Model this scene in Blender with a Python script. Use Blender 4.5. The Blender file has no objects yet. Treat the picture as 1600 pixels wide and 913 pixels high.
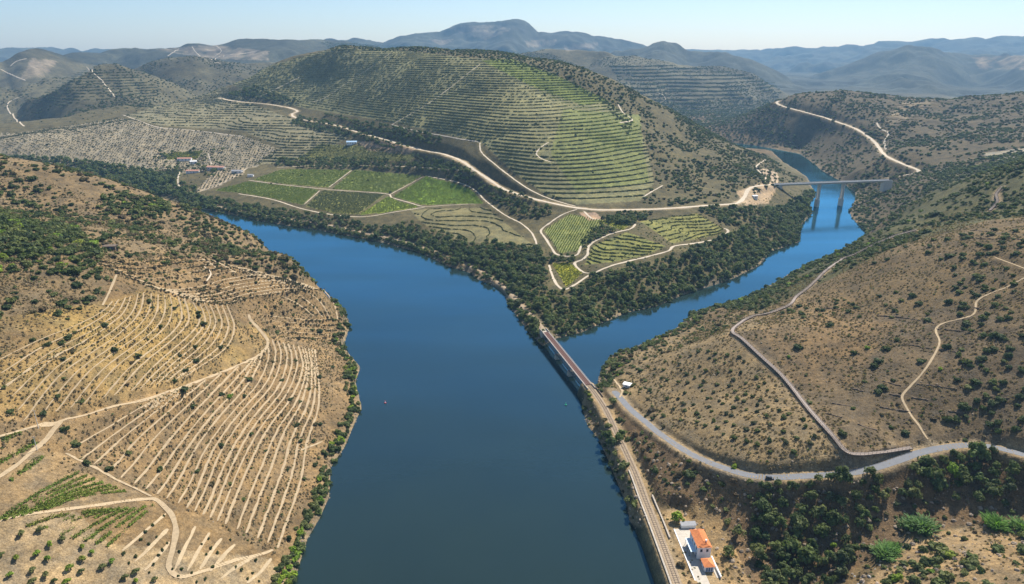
import bpy, math, random
import numpy as np
random.seed(7); rng = np.random.default_rng(7)
R = math.radians
sc = bpy.context.scene
COL = sc.collection
# ------------------------------------------------------------------ camera
F, CX, CY, HC, PITCH = 1066.0, 800.0, 456.5, 250.0, R(19.7)
cam_d = bpy.data.cameras.new('camera'); cam = bpy.data.objects.new('camera', cam_d); COL.objects.link(cam)
cam_d.sensor_width = 36.0; cam_d.lens = 36.0 * F / 1600.0
cam_d.clip_start = 1.0; cam_d.clip_end = 40000.0
cam.location = (0, 0, HC); cam.rotation_euler = (R(90) - PITCH, 0, 0)
sc.camera = cam
# ------------------------------------------------------------------ sky and sun
SUN_EL, SUN_AZ = R(50), R(38)            # azimuth to the right of the view direction (+Y)
w = bpy.data.worlds.new('World'); sc.world = w; w.use_nodes = True
nt = w.node_tree; nt.nodes.clear()
sky = nt.nodes.new('ShaderNodeTexSky'); sky.sky_type = 'NISHITA'; sky.sun_disc = False
sky.sun_elevation = SUN_EL; sky.sun_rotation = SUN_AZ
sky.altitude = 300; sky.air_density = 1.0; sky.dust_density = 0.5; sky.ozone_density = 2.0
bg = nt.nodes.new('ShaderNodeBackground'); bg.inputs[1].default_value = 0.084
wo = nt.nodes.new('ShaderNodeOutputWorld')
nt.links.new(sky.outputs[0], bg.inputs[0]); nt.links.new(bg.outputs[0], wo.inputs[0])
sun_d = bpy.data.lights.new('sun', 'SUN'); sun = bpy.data.objects.new('sun', sun_d); COL.objects.link(sun)
sun_d.energy = 4.9; sun_d.angle = R(0.53); sun_d.color = (1.0, 0.94, 0.84)
from mathutils import Vector
SDIR = Vector((math.sin(SUN_AZ) * math.cos(SUN_EL), math.cos(SUN_AZ) * math.cos(SUN_EL), math.sin(SUN_EL)))
sun.rotation_euler = SDIR.to_track_quat('Z', 'Y').to_euler()
sun.location = (0, 0, 900)
sc.view_settings.view_transform = 'Standard'; sc.view_settings.look = 'None'
sc.view_settings.exposure = 0.75; sc.view_settings.gamma = 1.0
sc.cycles.use_denoising = True
sc.cycles.max_bounces = 6; sc.cycles.diffuse_bounces = 2; sc.cycles.glossy_bounces = 2
sc.cycles.volume_bounces = 0; sc.cycles.transparent_max_bounces = 8

# ------------------------------------------------------------------ pixel <-> ground helpers
CP, SP = math.cos(PITCH), math.sin(PITCH)
def ray(px, py):
    """direction of a pixel of the photograph: x right, y forward, z up"""
    px = np.asarray(px, float); py = np.asarray(py, float)
    u = px - CX; v = CY - py
    return u, F * CP + v * SP, -F * SP + v * CP
def at_z(px, py, z):
    x, y, d = ray(px, py); t = (z - HC) / d
    return x * t, y * t
def at_d(px, py, dist):
    x, y, d = ray(px, py); t = dist / y
    return x * t, y * t, HC + d * t
def project(x, y, z):
    dz = z - HC
    depth = y * CP - dz * SP
    up = y * SP + dz * CP
    depth = np.maximum(depth, 1e-3)
    return CX + F * x / depth, CY - F * up / depth, depth

def vnoise(x, y, seed=0):
    xi = np.floor(x).astype(np.int64); yi = np.floor(y).astype(np.int64)
    fx = x - xi; fy = y - yi
    fx = fx * fx * fx * (fx * (fx * 6 - 15) + 10); fy = fy * fy * fy * (fy * (fy * 6 - 15) + 10)
    def h(a, b):
        n = (a * 374761393 + b * 668265263 + seed * 974711) & 0x7fffffff
        n = ((n ^ (n >> 13)) * 1274126177) & 0x7fffffff
        return ((n ^ (n >> 16)) & 0xffff) / 32767.5 - 1.0
    a = h(xi, yi); b = h(xi + 1, yi); c = h(xi, yi + 1); d = h(xi + 1, yi + 1)
    return (a + (b - a) * fx) * (1 - fy) + (c + (d - c) * fx) * fy
def fbm(x, y, sc_, octv=4, seed=0):
    s = np.zeros_like(x); a = 1.0; f = 1.0 / sc_; tot = 0
    for o in range(octv):
        s += a * vnoise(x * f + 17.3 * o, y * f - 9.1 * o, seed + o); tot += a; a *= .5; f *= 2.03
    return s / tot
def sstep(a, b, x):
    t = np.clip((x - a) / (b - a), 0, 1); return t * t * (3 - 2 * t)
def inpoly(px, py, poly):
    poly = np.asarray(poly, float); n = len(poly); r = np.zeros(np.shape(px), bool)
    x0, y0 = poly.min(0); x1, y1 = poly.max(0)
    box = (px >= x0) & (px <= x1) & (py >= y0) & (py <= y1)
    X = px[box]; Y = py[box]; q = np.zeros(X.shape, bool); j = n - 1
    for i in range(n):
        xi, yi = poly[i]; xj, yj = poly[j]
        if yi != yj:
            c = ((yi > Y) != (yj > Y)) & (X < (xj - xi) * (Y - yi) / (yj - yi) + xi); q ^= c
        j = i
    r[box] = q; return r
def dense(poly, step):
    """resample a polyline with a smooth (Catmull-Rom) curve"""
    P = np.asarray(poly, float); n = len(P); out = []
    for i in range(n - 1):
        p0 = P[max(i - 1, 0)]; p1 = P[i]; p2 = P[i + 1]; p3 = P[min(i + 2, n - 1)]
        m = max(2, int(np.linalg.norm(p2 - p1) / step))
        t = (np.arange(m) / m)[:, None]
        out.append(.5 * (2 * p1 + (p2 - p0) * t + (2 * p0 - 5 * p1 + 4 * p2 - p3) * t ** 2 + (3 * p1 - p0 - 3 * p2 + p3) * t ** 3))
    out.append(P[-1:]); return np.vstack(out)

# ------------------------------------------------------------------ shorelines (waterline pixels lie at z = 0)
SH_LEFT = [(455, 925), (463, 900), (472, 866), (487, 838), (499, 808), (513, 776), (516, 733), (540, 700), (553, 664), (566, 637), (556, 598), (561, 575), (550, 555), (537, 540), (544, 512), (541, 484)]
SH_FAR = [(285, 322), (325, 329), (375, 338), (400, 344), (450, 353), (500, 360), (550, 370), (600, 380), (640, 390), (662, 396), (697, 415), (732, 427), (787, 457), (803, 490), (825, 516), (848, 540), (862, 534)]
SH_COA_L = [(874, 528), (905, 519), (940, 505), (980, 489), (1025, 478), (1062, 464), (1095, 453), (1150, 433), (1185, 416), (1203, 394), (1250, 378), (1253, 352), (1268, 333), (1262, 319), (1275, 304), (1268, 288), (1260, 276), (1225, 254), (1205, 236)]
SH_COA_R = [(1250, 241), (1266, 251), (1283, 266), (1311, 282), (1335, 300), (1337, 312), (1326, 330), (1340, 350), (1358, 366), (1311, 397), (1270, 410), (1232, 430), (1200, 448), (1170, 465), (1085, 488), (1050, 517), (980, 548), (956, 556), (941, 573), (937, 592), (932, 606)]
SH_RIGHT = [(912, 616), (912, 640), (922, 665), (935, 686), (947, 718), (965, 758), (982, 789), (985, 812), (1007, 848), (1025, 876), (1040, 903), (1046, 925)]
def wz(L, z=0): return np.array([at_z(a, b, z) for a, b in L])
wl = [(-95, 150), (-100, 60)][::-1]
left_hidden = [(-185, 655), (-235, 745), (-330, 830), (-480, 930), (-700, 1060), (-1000, 1200), (-1500, 1330), (-2600, 1500)]
far_hidden = [(-2600, 1680), (-1500, 1500), (-1150, 1440), (-900, 1340), (-640, 1190)]
coa_up_l = [(590, 1830), (480, 1960), (420, 2100)]
coa_up_r = [(500, 2120), (560, 2000), (660, 1880)]
river_poly = np.vstack([[(-70, 60), (-85, 150)], wz(SH_LEFT), left_hidden, far_hidden, wz(SH_FAR), wz(SH_COA_L), coa_up_l, coa_up_r, wz(SH_COA_R), wz(SH_RIGHT), [(75, 150), (70, 60)]])

# ------------------------------------------------------------------ terrain control points
CPT = []          # (x, y, z)
def Z(*pts):
    for px, py, z in pts:
        x, y = at_z(px, py, z); CPT.append((float(x), float(y), z))
def D(*pts):
    for px, py, d in pts:
        x, y, z = at_d(px, py, d); CPT.append((float(x), float(y), float(z)))
# left bank
Z((0, 913, 45), (200, 913, 32), (330, 900, 20), (0, 800, 58), (200, 800, 40), (350, 800, 20), (0, 680, 70), (100, 708, 54), (262, 612, 54), (250, 700, 38), (400, 700, 18),
  (400, 558, 32), (480, 600, 14), (440, 640, 18), (440, 760, 9), (0, 545, 92), (175, 456, 92), (100, 600, 74), (300, 540, 58), (320, 470, 66), (420, 500, 34), (480, 500, 22), (520, 520, 9),
  (0, 450, 108), (100, 400, 112), (230, 400, 92), (380, 440, 60), (440, 455, 44))
D((0, 250, 800), (0, 320, 640), (100, 266, 800), (190, 290, 790), (300, 327, 770), (200, 350, 650), (300, 370, 650), (400, 378, 720), (500, 432, 655), (420, 410, 660), (525, 462, 640))
CPT += [(-450, 300, 140), (-420, 120, 110), (-480, 520, 150), (-300, 120, 66), (-200, 130, 40), (-720, 640, 175), (-900, 880, 120), (-760, 900, 90), (-560, 870, 62), (-420, 840, 42), (-1300, 1100, 110), (-1900, 1300, 90), (-1000, 500, 240), (-260, 715, 22)]
# right bank
Z((930, 612, 10), (960, 660, 9.5), (990, 730, 9.5), (1010, 790, 9.5), (1040, 870, 9.5), (1060, 913, 9.5), (1090, 860, 10), (1130, 885, 12), (1150, 913, 11), (1100, 800, 14), (1050, 760, 17),
  (970, 620, 12), (1000, 652, 15), (1050, 690, 22), (1100, 721, 27), (1180, 745, 33), (1260, 745, 36), (1340, 737, 40), (1400, 720, 43), (1480, 700, 46), (1540, 697, 49), (1600, 708, 54),
  (1200, 820, 19), (1200, 905, 11), (1300, 905, 12), (1340, 888, 15), (1400, 850, 20), (1450, 800, 26), (1600, 790, 36), (1480, 860, 27), (1500, 913, 34), (1600, 905, 44), (1420, 913, 24),
  (1142, 522, 48), (1325, 712, 45), (1250, 620, 45), (1050, 600, 22), (1050, 545, 11), (1000, 590, 13), (1160, 600, 38), (1250, 500, 56), (1300, 420, 60), (1400, 370, 76), (1230, 460, 40), (1330, 385, 40), (1400, 330, 52),
  (1545, 330, 106), (1600, 255, 138), (1600, 400, 112), (1600, 500, 92), (1600, 620, 69), (1450, 600, 62), (1450, 480, 77), (1400, 660, 50), (1500, 290, 88))
CPT += [(420, 280, 130), (330, 130, 90), (560, 450, 170), (720, 680, 190), (200, 150, 40), (130, 180, 14), (250, 190, 50)]
# promontory and central hill
Z((850, 520, 10), (840, 385, 20), (885, 372, 26), (870, 442, 14), (900, 430, 14), (980, 386, 28), (1070, 360, 31), (1130, 365, 27), (900, 332, 40), (760, 350, 22), (740, 385, 17), (680, 340, 25), (1000, 440, 16), (1100, 405, 20), (1200, 345, 20),
  (340, 297, 15), (420, 314, 15), (520, 335, 15), (600, 336, 18), (660, 275, 40), (400, 268, 34), (560, 268, 40), (440, 286, 27), (620, 306, 27), (740, 311, 31), (300, 255, 28), (250, 285, 16), (200, 235, 45), (100, 215, 58), (50, 235, 42), (0, 225, 50), (300, 215, 62),
  (560, 235, 62), (640, 246, 65), (480, 240, 54), (1200, 290, 40), (1214, 288, 39), (1150, 318, 41))
D((905, 326, 920), (1000, 328, 915), (1080, 325, 925), (850, 317, 950), (790, 295, 1010), (740, 262, 1100), (700, 245, 1170), (640, 228, 1270), (560, 207, 1420), (500, 190, 1560), (455, 178, 1680), (340, 155, 1950),
  (850, 250, 1060), (850, 180, 1220), (800, 120, 1400), (760, 92, 1520), (650, 200, 1310), (350, 130, 2050), (450, 95, 1950), (530, 72, 1900), (600, 85, 1760), (560, 110, 1780), (480, 130, 1850), (600, 150, 1530), (700, 150, 1400), (600, 190, 1420), (500, 165, 1680),
  (680, 82, 1650), (950, 190, 1250), (1000, 250, 1120), (1100, 270, 1130), (1000, 200, 1270), (1050, 222, 1290), (1150, 262, 1190), (950, 300, 980), (1100, 310, 980), (900, 108, 1480), (1000, 152, 1470), (1100, 206, 1420), (1180, 242, 1380), (1100, 240, 1250), (900, 150, 1380),
  (200, 195, 1640), (400, 190, 1580), (300, 175, 1760), (100, 195, 1760), (20, 190, 1800), (450, 215, 1430), (380, 225, 1470))
D((560, 74, 1980), (600, 76, 1930), (640, 78, 1880), (680, 78, 1820), (720, 79, 1780), (760, 81, 1720), (800, 84, 1660), (840, 90, 1600), (500, 78, 1960), (420, 103, 1990))
CPT += [(-54, 2000, 205), (-300, 2250, 190), (-160, 2150, 195), (-500, 2150, 190), (-420, 2300, 175), (60, 2500, 110), (300, 1850, 90), (250, 2150, 40), (-700, 2300, 130), (-1300, 2000, 90), (-1900, 1900, 80)]
# right hill above the tributary
Z((1250, 225, 14), (1330, 270, 22), (1420, 290, 40))
D((1215, 160, 2000), (1300, 190, 1750), (1340, 205, 1620), (1380, 240, 1350), (1435, 268, 1200), (1110, 190, 2250), (1300, 130, 2450), (1370, 112, 2400), (1430, 98, 2400), (1520, 88, 2300), (1600, 80, 2200), (1200, 165, 2400),
  (1450, 180, 1750), (1500, 130, 2000), (1550, 200, 1450), (1600, 150, 1700), (1500, 232, 1270), (1600, 236, 1140), (1250, 200, 1830))
CPT += [(1500, 1300, 170), (1800, 2000, 260), (1200, 2800, 150), (900, 2700, 60)]
for P_ in river_poly[2:-2]:
    CPT.append((P_[0], P_[1], 0.0))
CPT = np.array(CPT)
def tps_fit(P, lam):
    n = len(P); S = 1000.0; X = P[:, :2] / S
    d2 = ((X[:, None] - X[None]) ** 2).sum(-1); K = .5 * d2 * np.log(d2 + 1e-12)
    A = np.zeros((n + 3, n + 3)); A[:n, :n] = K + lam * np.eye(n)
    A[:n, n] = 1; A[:n, n + 1:] = X; A[n:, :n] = A[:n, n:].T
    return X, np.linalg.solve(A, np.r_[P[:, 2], 0, 0, 0])
def tps_eval(fit, x, y):
    X, c = fit; n = len(X); x = x.ravel() / 1000; y = y.ravel() / 1000; o = c[n] + c[n + 1] * x + c[n + 2] * y
    for i in range(0, len(x), 20000):
        s = slice(i, i + 20000)
        d2 = (x[s, None] - X[None, :, 0]) ** 2 + (y[s, None] - X[None, :, 1]) ** 2
        o[s] += (.5 * d2 * np.log(d2 + 1e-12)) @ c[:n]
    return o

# ------------------------------------------------------------------ terrain grid: fan of rings, denser near by
AZ0, AZ1, NC = R(-55), R(55), 880
R0, RK, NR = 135.0, 0.0036, 1212
azs = np.linspace(AZ0, AZ1, NC); rads = R0 * np.exp(RK * np.arange(NR)); DAZ = azs[1] - azs[0]
RR, AA = np.meshgrid(rads, azs, indexing='ij')
GX = RR * np.sin(AA); GY = RR * np.cos(AA)
def upsample(Zc, ri, ci):
    t = np.arange(NR); out = np.empty((len(ri), NC))
    for k in range(len(ri)): out[k] = np.interp(np.arange(NC), ci, Zc[k])
    full = np.empty((NR, NC)); j = np.clip(np.searchsorted(ri, t, 'right') - 1, 0, len(ri) - 2)
    f = ((t - ri[j]) / (ri[j + 1] - ri[j]))[:, None]
    return out[j] * (1 - f) + out[j + 1] * f
ri = np.unique(np.r_[np.arange(0, NR, 5), NR - 1]); ci = np.unique(np.r_[np.arange(0, NC, 5), NC - 1])
fit = tps_fit(CPT, 2e-6)
Zc = tps_eval(fit, GX[np.ix_(ri, ci)], GY[np.ix_(ri, ci)]).reshape(len(ri), len(ci))
ZN = upsample(Zc, ri, ci)
# signed distance to the river
def polydist(x, y, poly, closed=True):
    P = np.asarray(poly); Q = np.roll(P, -1, 0) if closed else P[1:]; P = P if closed else P[:-1]
    d = np.full(x.shape, 1e12)
    for (ax, ay), (bx, by) in zip(P, Q):
        vx, vy = bx - ax, by - ay; L = vx * vx + vy * vy + 1e-9
        t = np.clip(((x - ax) * vx + (y - ay) * vy) / L, 0, 1)
        d = np.minimum(d, (x - ax - t * vx) ** 2 + (y - ay - t * vy) ** 2)
    return np.sqrt(d)
ri2 = np.unique(np.r_[np.arange(0, NR, 2), NR - 1]); ci2 = np.unique(np.r_[np.arange(0, NC, 2), NC - 1])
# roughen the drawn shoreline a little
rp = [];
for a, b in zip(river_poly, np.roll(river_poly, -1, 0)):
    m = max(1, int(np.linalg.norm(b - a) / 25)); t = (np.arange(m) / m)[:, None]; rp.append(a + (b - a) * t)
rp = np.vstack(rp); rp = rp + 2.2 * np.c_[vnoise(rp[:, 0] / 19, rp[:, 1] / 19, 3), vnoise(rp[:, 0] / 19, rp[:, 1] / 19, 5)]
sdc = polydist(GX[np.ix_(ri2, ci2)], GY[np.ix_(ri2, ci2)], rp)
sdc[inpoly(GX[np.ix_(ri2, ci2)], GY[np.ix_(ri2, ci2)], rp)] *= -1
SD = upsample(sdc, ri2, ci2)
# far ridges
def ridge_pts(L): return np.array(L, float)
RIDGES = [  # distance, front slope, back slope, skyline pixels
 (2700, .26, .20, [(-250, 150), (0, 158), (20, 145), (60, 130), (100, 113), (150, 97), (180, 96), (220, 108), (260, 125), (300, 145), (340, 175)]),
 (3400, .22, .2, [(-300, 120), (0, 128), (60, 112), (120, 104), (180, 112), (230, 95), (300, 88), (360, 92), (430, 95), (480, 105), (560, 120)]),
 (4300, .22, .2, [(-300, 84), (0, 90), (25, 80), (45, 75), (62, 76), (85, 83), (130, 97), (200, 110)]),
 (5000, .2, .2, [(60, 95), (110, 82), (190, 77), (215, 70), (280, 70), (310, 66), (350, 66), (420, 62), (500, 60), (540, 63), (620, 75), (700, 90)]),
 (7200, .26, .25, [(440, 70), (520, 60), (560, 56), (600, 60), (628, 50), (650, 47), (690, 46), (720, 38), (770, 32), (800, 28), (820, 31), (840, 43), (860, 48), (900, 47), (925, 50), (960, 62), (990, 68), (1060, 80), (1120, 95)]),
 (5200, .22, .22, [(900, 100), (960, 77), (1000, 70), (1020, 63), (1038, 60), (1055, 64), (1075, 74), (1110, 77), (1140, 82), (1200, 100), (1260, 126), (1300, 150)]),
 (3500, .24, .2, [(700, 100), (780, 90), (850, 77), (900, 79), (960, 82), (1020, 84), (1070, 92), (1130, 100), (1180, 113), (1230, 135), (1270, 165)]),
 (6300, .2, .2, [(1200, 150), (1240, 130), (1280, 108), (1330, 90), (1380, 76), (1420, 70), (1470, 73), (1520, 80), (1600, 79), (1900, 80)]),
 (10000, .12, .1, [(-400, 73), (0, 74), (180, 75), (300, 78), (900, 80), (1080, 78), (1130, 77), (1250, 73), (1330, 68), (1430, 64), (1520, 61), (1600, 59), (2000, 57)]),
]
ZF = 25 + 18 * fbm(GX, GY, 900, 3, 11)
PXH = CX + np.tan(AA) * F / CP          # image column of each azimuth at eye level
spur = fbm(GX, GY, 520, 4, 21); spur2 = 1 - np.abs(fbm(GX, GY, 700, 4, 31)) * 2
for Dk, sf, sb, L in RIDGES:
    L = ridge_pts(L); yy = np.interp(PXH[0], L[:, 0], L[:, 1])
    edge = np.minimum(np.interp(PXH[0], [L[0, 0] - 150, L[0, 0]], [1, 0]), 1) + np.interp(PXH[0], [L[-1, 0], L[-1, 0] + 150], [0, 1])
    el = np.arctan2((CY - yy), F) - PITCH
    dd = Dk * (1 + .035 * vnoise(PXH[0] / 90, PXH[0] * 0, int(Dk) + 2))
    zr = HC + dd * np.tan(el) - edge * Dk * .12
    off = RR - dd[None]
    fall = np.where(off < 0, -off * sf, off * sb)
    fall = fall * (1 + .55 * spur * sstep(0, 300, np.abs(off))) - .0
    zz = zr[None] + Dk * .0022 * fbm(GX, GY, Dk * .03, 4, int(Dk)) - fall - sstep(0, 400, np.abs(off)) * (26 * (1 - spur2)) * (Dk / 4000)
    k = 10.0
    m = np.maximum(ZF, zz); ZF = m + k * np.log(np.exp((ZF - m) / k) + np.exp((zz - m) / k)) - np.where(np.abs(ZF - zz) < 60, k * .0, 0)
wfar = sstep(2050, 2550, RR)
ZF += (16 * fbm(GX, GY, 420, 5, 33) - 26 * np.clip(1 - np.abs(fbm(GX, GY, 520, 4, 36)) * 3.5, 0, 1)) * np.clip(RR / 4500, .5, 1.3)
ZL = ZN + (fbm(GX, GY, 120, 4, 41) * 5.0 + fbm(GX, GY, 34, 3, 51) * 1.6) * sstep(0, 60, np.abs(SD)) * np.interp(RR, [300, 800, 1000, 1700, 2000], [.45, .9, .42, .42, 1.2])
# gully spurs on the big slopes
ZL += -4 * np.clip(1 - np.abs(fbm(GX, GY, 260, 3, 61)) * 4, 0, 1) * sstep(60, 200, SD) * sstep(850, 1100, RR)
H = ZL * (1 - wfar) + np.maximum(ZF, ZL * (1 - wfar)) * wfar
bank = np.minimum(np.maximum(H, .55 * np.maximum(SD, 0) ** .8), 1.1 * SD + .25)
near = sstep(10, 45, SD)
H = np.where(SD > 0, bank * (1 - near) + np.maximum(H, 1.2) * near, np.maximum(-.45 * -SD * 1.0, -7) - .15)

def col_of(x, y): return (np.arctan2(x, y) - AZ0) / DAZ
def row_of(x, y): return np.log(np.maximum(np.hypot(x, y), R0) / R0) / RK
def bil(A, r, c):
    r = np.clip(r, 0, NR - 1.001); c = np.clip(c, 0, NC - 1.001); i = r.astype(int); j = c.astype(int); fr = r - i; fc = c - j
    return (A[i, j] * (1 - fc) + A[i, j + 1] * fc) * (1 - fr) + (A[i + 1, j] * (1 - fc) + A[i + 1, j + 1] * fc) * fr
def hz(x, y):
    x = np.asarray(x, float); y = np.asarray(y, float); return bil(H, row_of(x, y), col_of(x, y))
def cast(px, py, nmin=150):
    """first ground hit of each pixel's ray"""
    px = np.atleast_1d(np.asarray(px, float)); py = np.atleast_1d(np.asarray(py, float))
    X, Y, Zd = ray(px, py); az = np.arctan2(X, Y); sl = Zd / np.hypot(X, Y)
    c = np.clip((az - AZ0) / DAZ, 0, NC - 1.001); j = c.astype(int); f = c - j
    out = np.empty((len(px), 3))
    for k in range(len(px)):
        hcol = H[:, j[k]] * (1 - f[k]) + H[:, j[k] + 1] * f[k]
        zr = HC + sl[k] * rads; hit = np.nonzero(np.maximum(hcol, 0) > zr)[0]
        i = hit[0] if len(hit) else NR - 1
        if i > 0:
            a = zr[i - 1] - max(hcol[i - 1], 0); b = max(hcol[i], 0) - zr[i]; t = a / (a + b + 1e-9); r = rads[i - 1] + (rads[i] - rads[i - 1]) * min(max(t, 0), 1)
        else: r = rads[0]
        out[k] = (r * math.sin(az[k]), r * math.cos(az[k]), HC + sl[k] * r)
    return out
def smooth(a, n):
    if n < 1: return a
    k = np.ones(2 * n + 1) / (2 * n + 1); p = np.r_[np.full(n, a[0]), a, np.full(n, a[-1])]
    return np.convolve(p, k, 'valid')
def resample(P, step):
    d = np.r_[0, np.cumsum(np.hypot(*np.diff(P[:, :2], axis=0).T))]
    n = max(2, int(d[-1] / step) + 1); s = np.linspace(0, d[-1], n)
    return np.c_[[np.interp(s, d, P[:, k]) for k in range(P.shape[1])]].T
def ground_line(pix, step=1.5, sm=0, zfix=None):
    P = dense(pix, 3.0)
    if zfix is None: W = cast(P[:, 0], P[:, 1])
    else:
        x, y = at_z(P[:, 0], P[:, 1], zfix); W = np.c_[x, y, np.full(len(x), zfix)]
    keep = np.r_[True, np.hypot(*np.diff(W[:, :2], axis=0).T) < 90]; W = W[keep]
    W = resample(W, step)
    if sm:
        n = int(sm / step / 2); W = np.c_[smooth(W[:, 0], n // 3), smooth(W[:, 1], n // 3), smooth(W[:, 2], n)]
    return W
def stamp(lines, rad):
    """nearest distance / height of a set of 3-D lines on the grid, out to rad"""
    Dm = np.full(H.shape, 1e6); Zm = np.zeros(H.shape); ii = []; dd = []; zz = []
    for W in lines:
        r = row_of(W[:, 0], W[:, 1]); c = col_of(W[:, 0], W[:, 1]); rr = np.hypot(W[:, 0], W[:, 1])
        nr = int(rad / (rr.min() * RK)) + 1; ncc = int(rad / (rr.min() * DAZ)) + 1
        a, b = np.meshgrid(np.arange(-nr, nr + 1), np.arange(-ncc, ncc + 1), indexing='ij')
        I = (r.round().astype(int)[:, None] + a.ravel()[None]).clip(0, NR - 1); J = (c.round().astype(int)[:, None] + b.ravel()[None]).clip(0, NC - 1)
        d = np.hypot(GX[I, J] - W[:, 0:1], GY[I, J] - W[:, 1:2]); ok = d < rad
        ii.append((I * NC + J)[ok]); dd.append(d[ok]); zz.append(np.broadcast_to(W[:, 2:3], d.shape)[ok])
    ii = np.concatenate(ii); dd = np.concatenate(dd); zz = np.concatenate(zz); o = np.argsort(-dd)
    Dm.ravel()[ii[o]] = dd[o]; Zm.ravel()[ii[o]] = zz[o]; return Dm, Zm
def carve(lines, half, soft, dz=0.0):
    global H
    Dm, Zm = stamp(lines, half + soft); k = 1 - sstep(half, half + soft, Dm)
    H = H * (1 - k) + (Zm + dz) * k
    return Dm

# ------------------------------------------------------------------ roads, railway, tracks (pixel polylines laid on the ground)
PX_ROAD = [(957, 609), (968, 622), (985, 640), (1005, 657), (1030, 678), (1060, 697), (1100, 720), (1140, 735), (1180, 744), (1220, 746), (1260, 744), (1300, 742), (1340, 737), (1375, 728), (1410, 717), (1445, 706), (1480, 700), (1510, 697), (1540, 697), (1570, 700), (1600, 707), (1640, 716)]
PX_RAIL = [(918, 600), (932, 618), (945, 638), (956, 660), (966, 682), (975, 700), (985, 722), (995, 745), (1008, 780), (1022, 815), (1038, 857), (1056, 905), (1068, 940)]
PX_RAILF = [(852, 519), (840, 505), (822, 486), (805, 468), (785, 450), (762, 432), (738, 418), (700, 403), (660, 387), (620, 375), (580, 367), (540, 358), (500, 350), (450, 343), (400, 335), (340, 323)]
PX_ROADC = [(342, 153), (372, 159), (420, 163), (452, 169), (466, 174), (456, 179), (468, 186), (520, 195), (560, 207), (600, 218), (660, 235), (692, 241), (720, 251), (745, 268), (780, 292), (810, 304), (850, 315), (905, 326), (940, 328), (1000, 328), (1060, 325), (1110, 321), (1150, 318), (1163, 309), (1168, 297), (1180, 291), (1200, 289), (1218, 288)]
PX_ROADR = [(1384, 281), (1408, 275), (1438, 267), (1424, 262), (1396, 250), (1380, 240), (1365, 221), (1340, 203), (1300, 188), (1260, 176), (1222, 166), (1213, 160), (1222, 155)]
road = ground_line(PX_ROAD, 1.5, 60); rail = ground_line(PX_RAIL, 1.5, 0, 9.5); railf = ground_line(PX_RAILF, 2.0, 30); railf[:, 2] = np.clip(smooth(railf[:, 2], 20), 3.5, 9.0) + .6; railf[:6, 2] = np.linspace(9, railf[6, 2], 6)
roadc = ground_line(PX_ROADC, 2.5, 60); roadr = ground_line(PX_ROADR, 2.5, 60)
carve([rail], 4.2, 5, -.05); carve([railf], 2.4, 3.5, -.05); carve([road], 3.9, 3.2, -.05); carve([roadc], 6.0, 10, -.05); carve([roadr], 5.5, 12, -.05)
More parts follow.
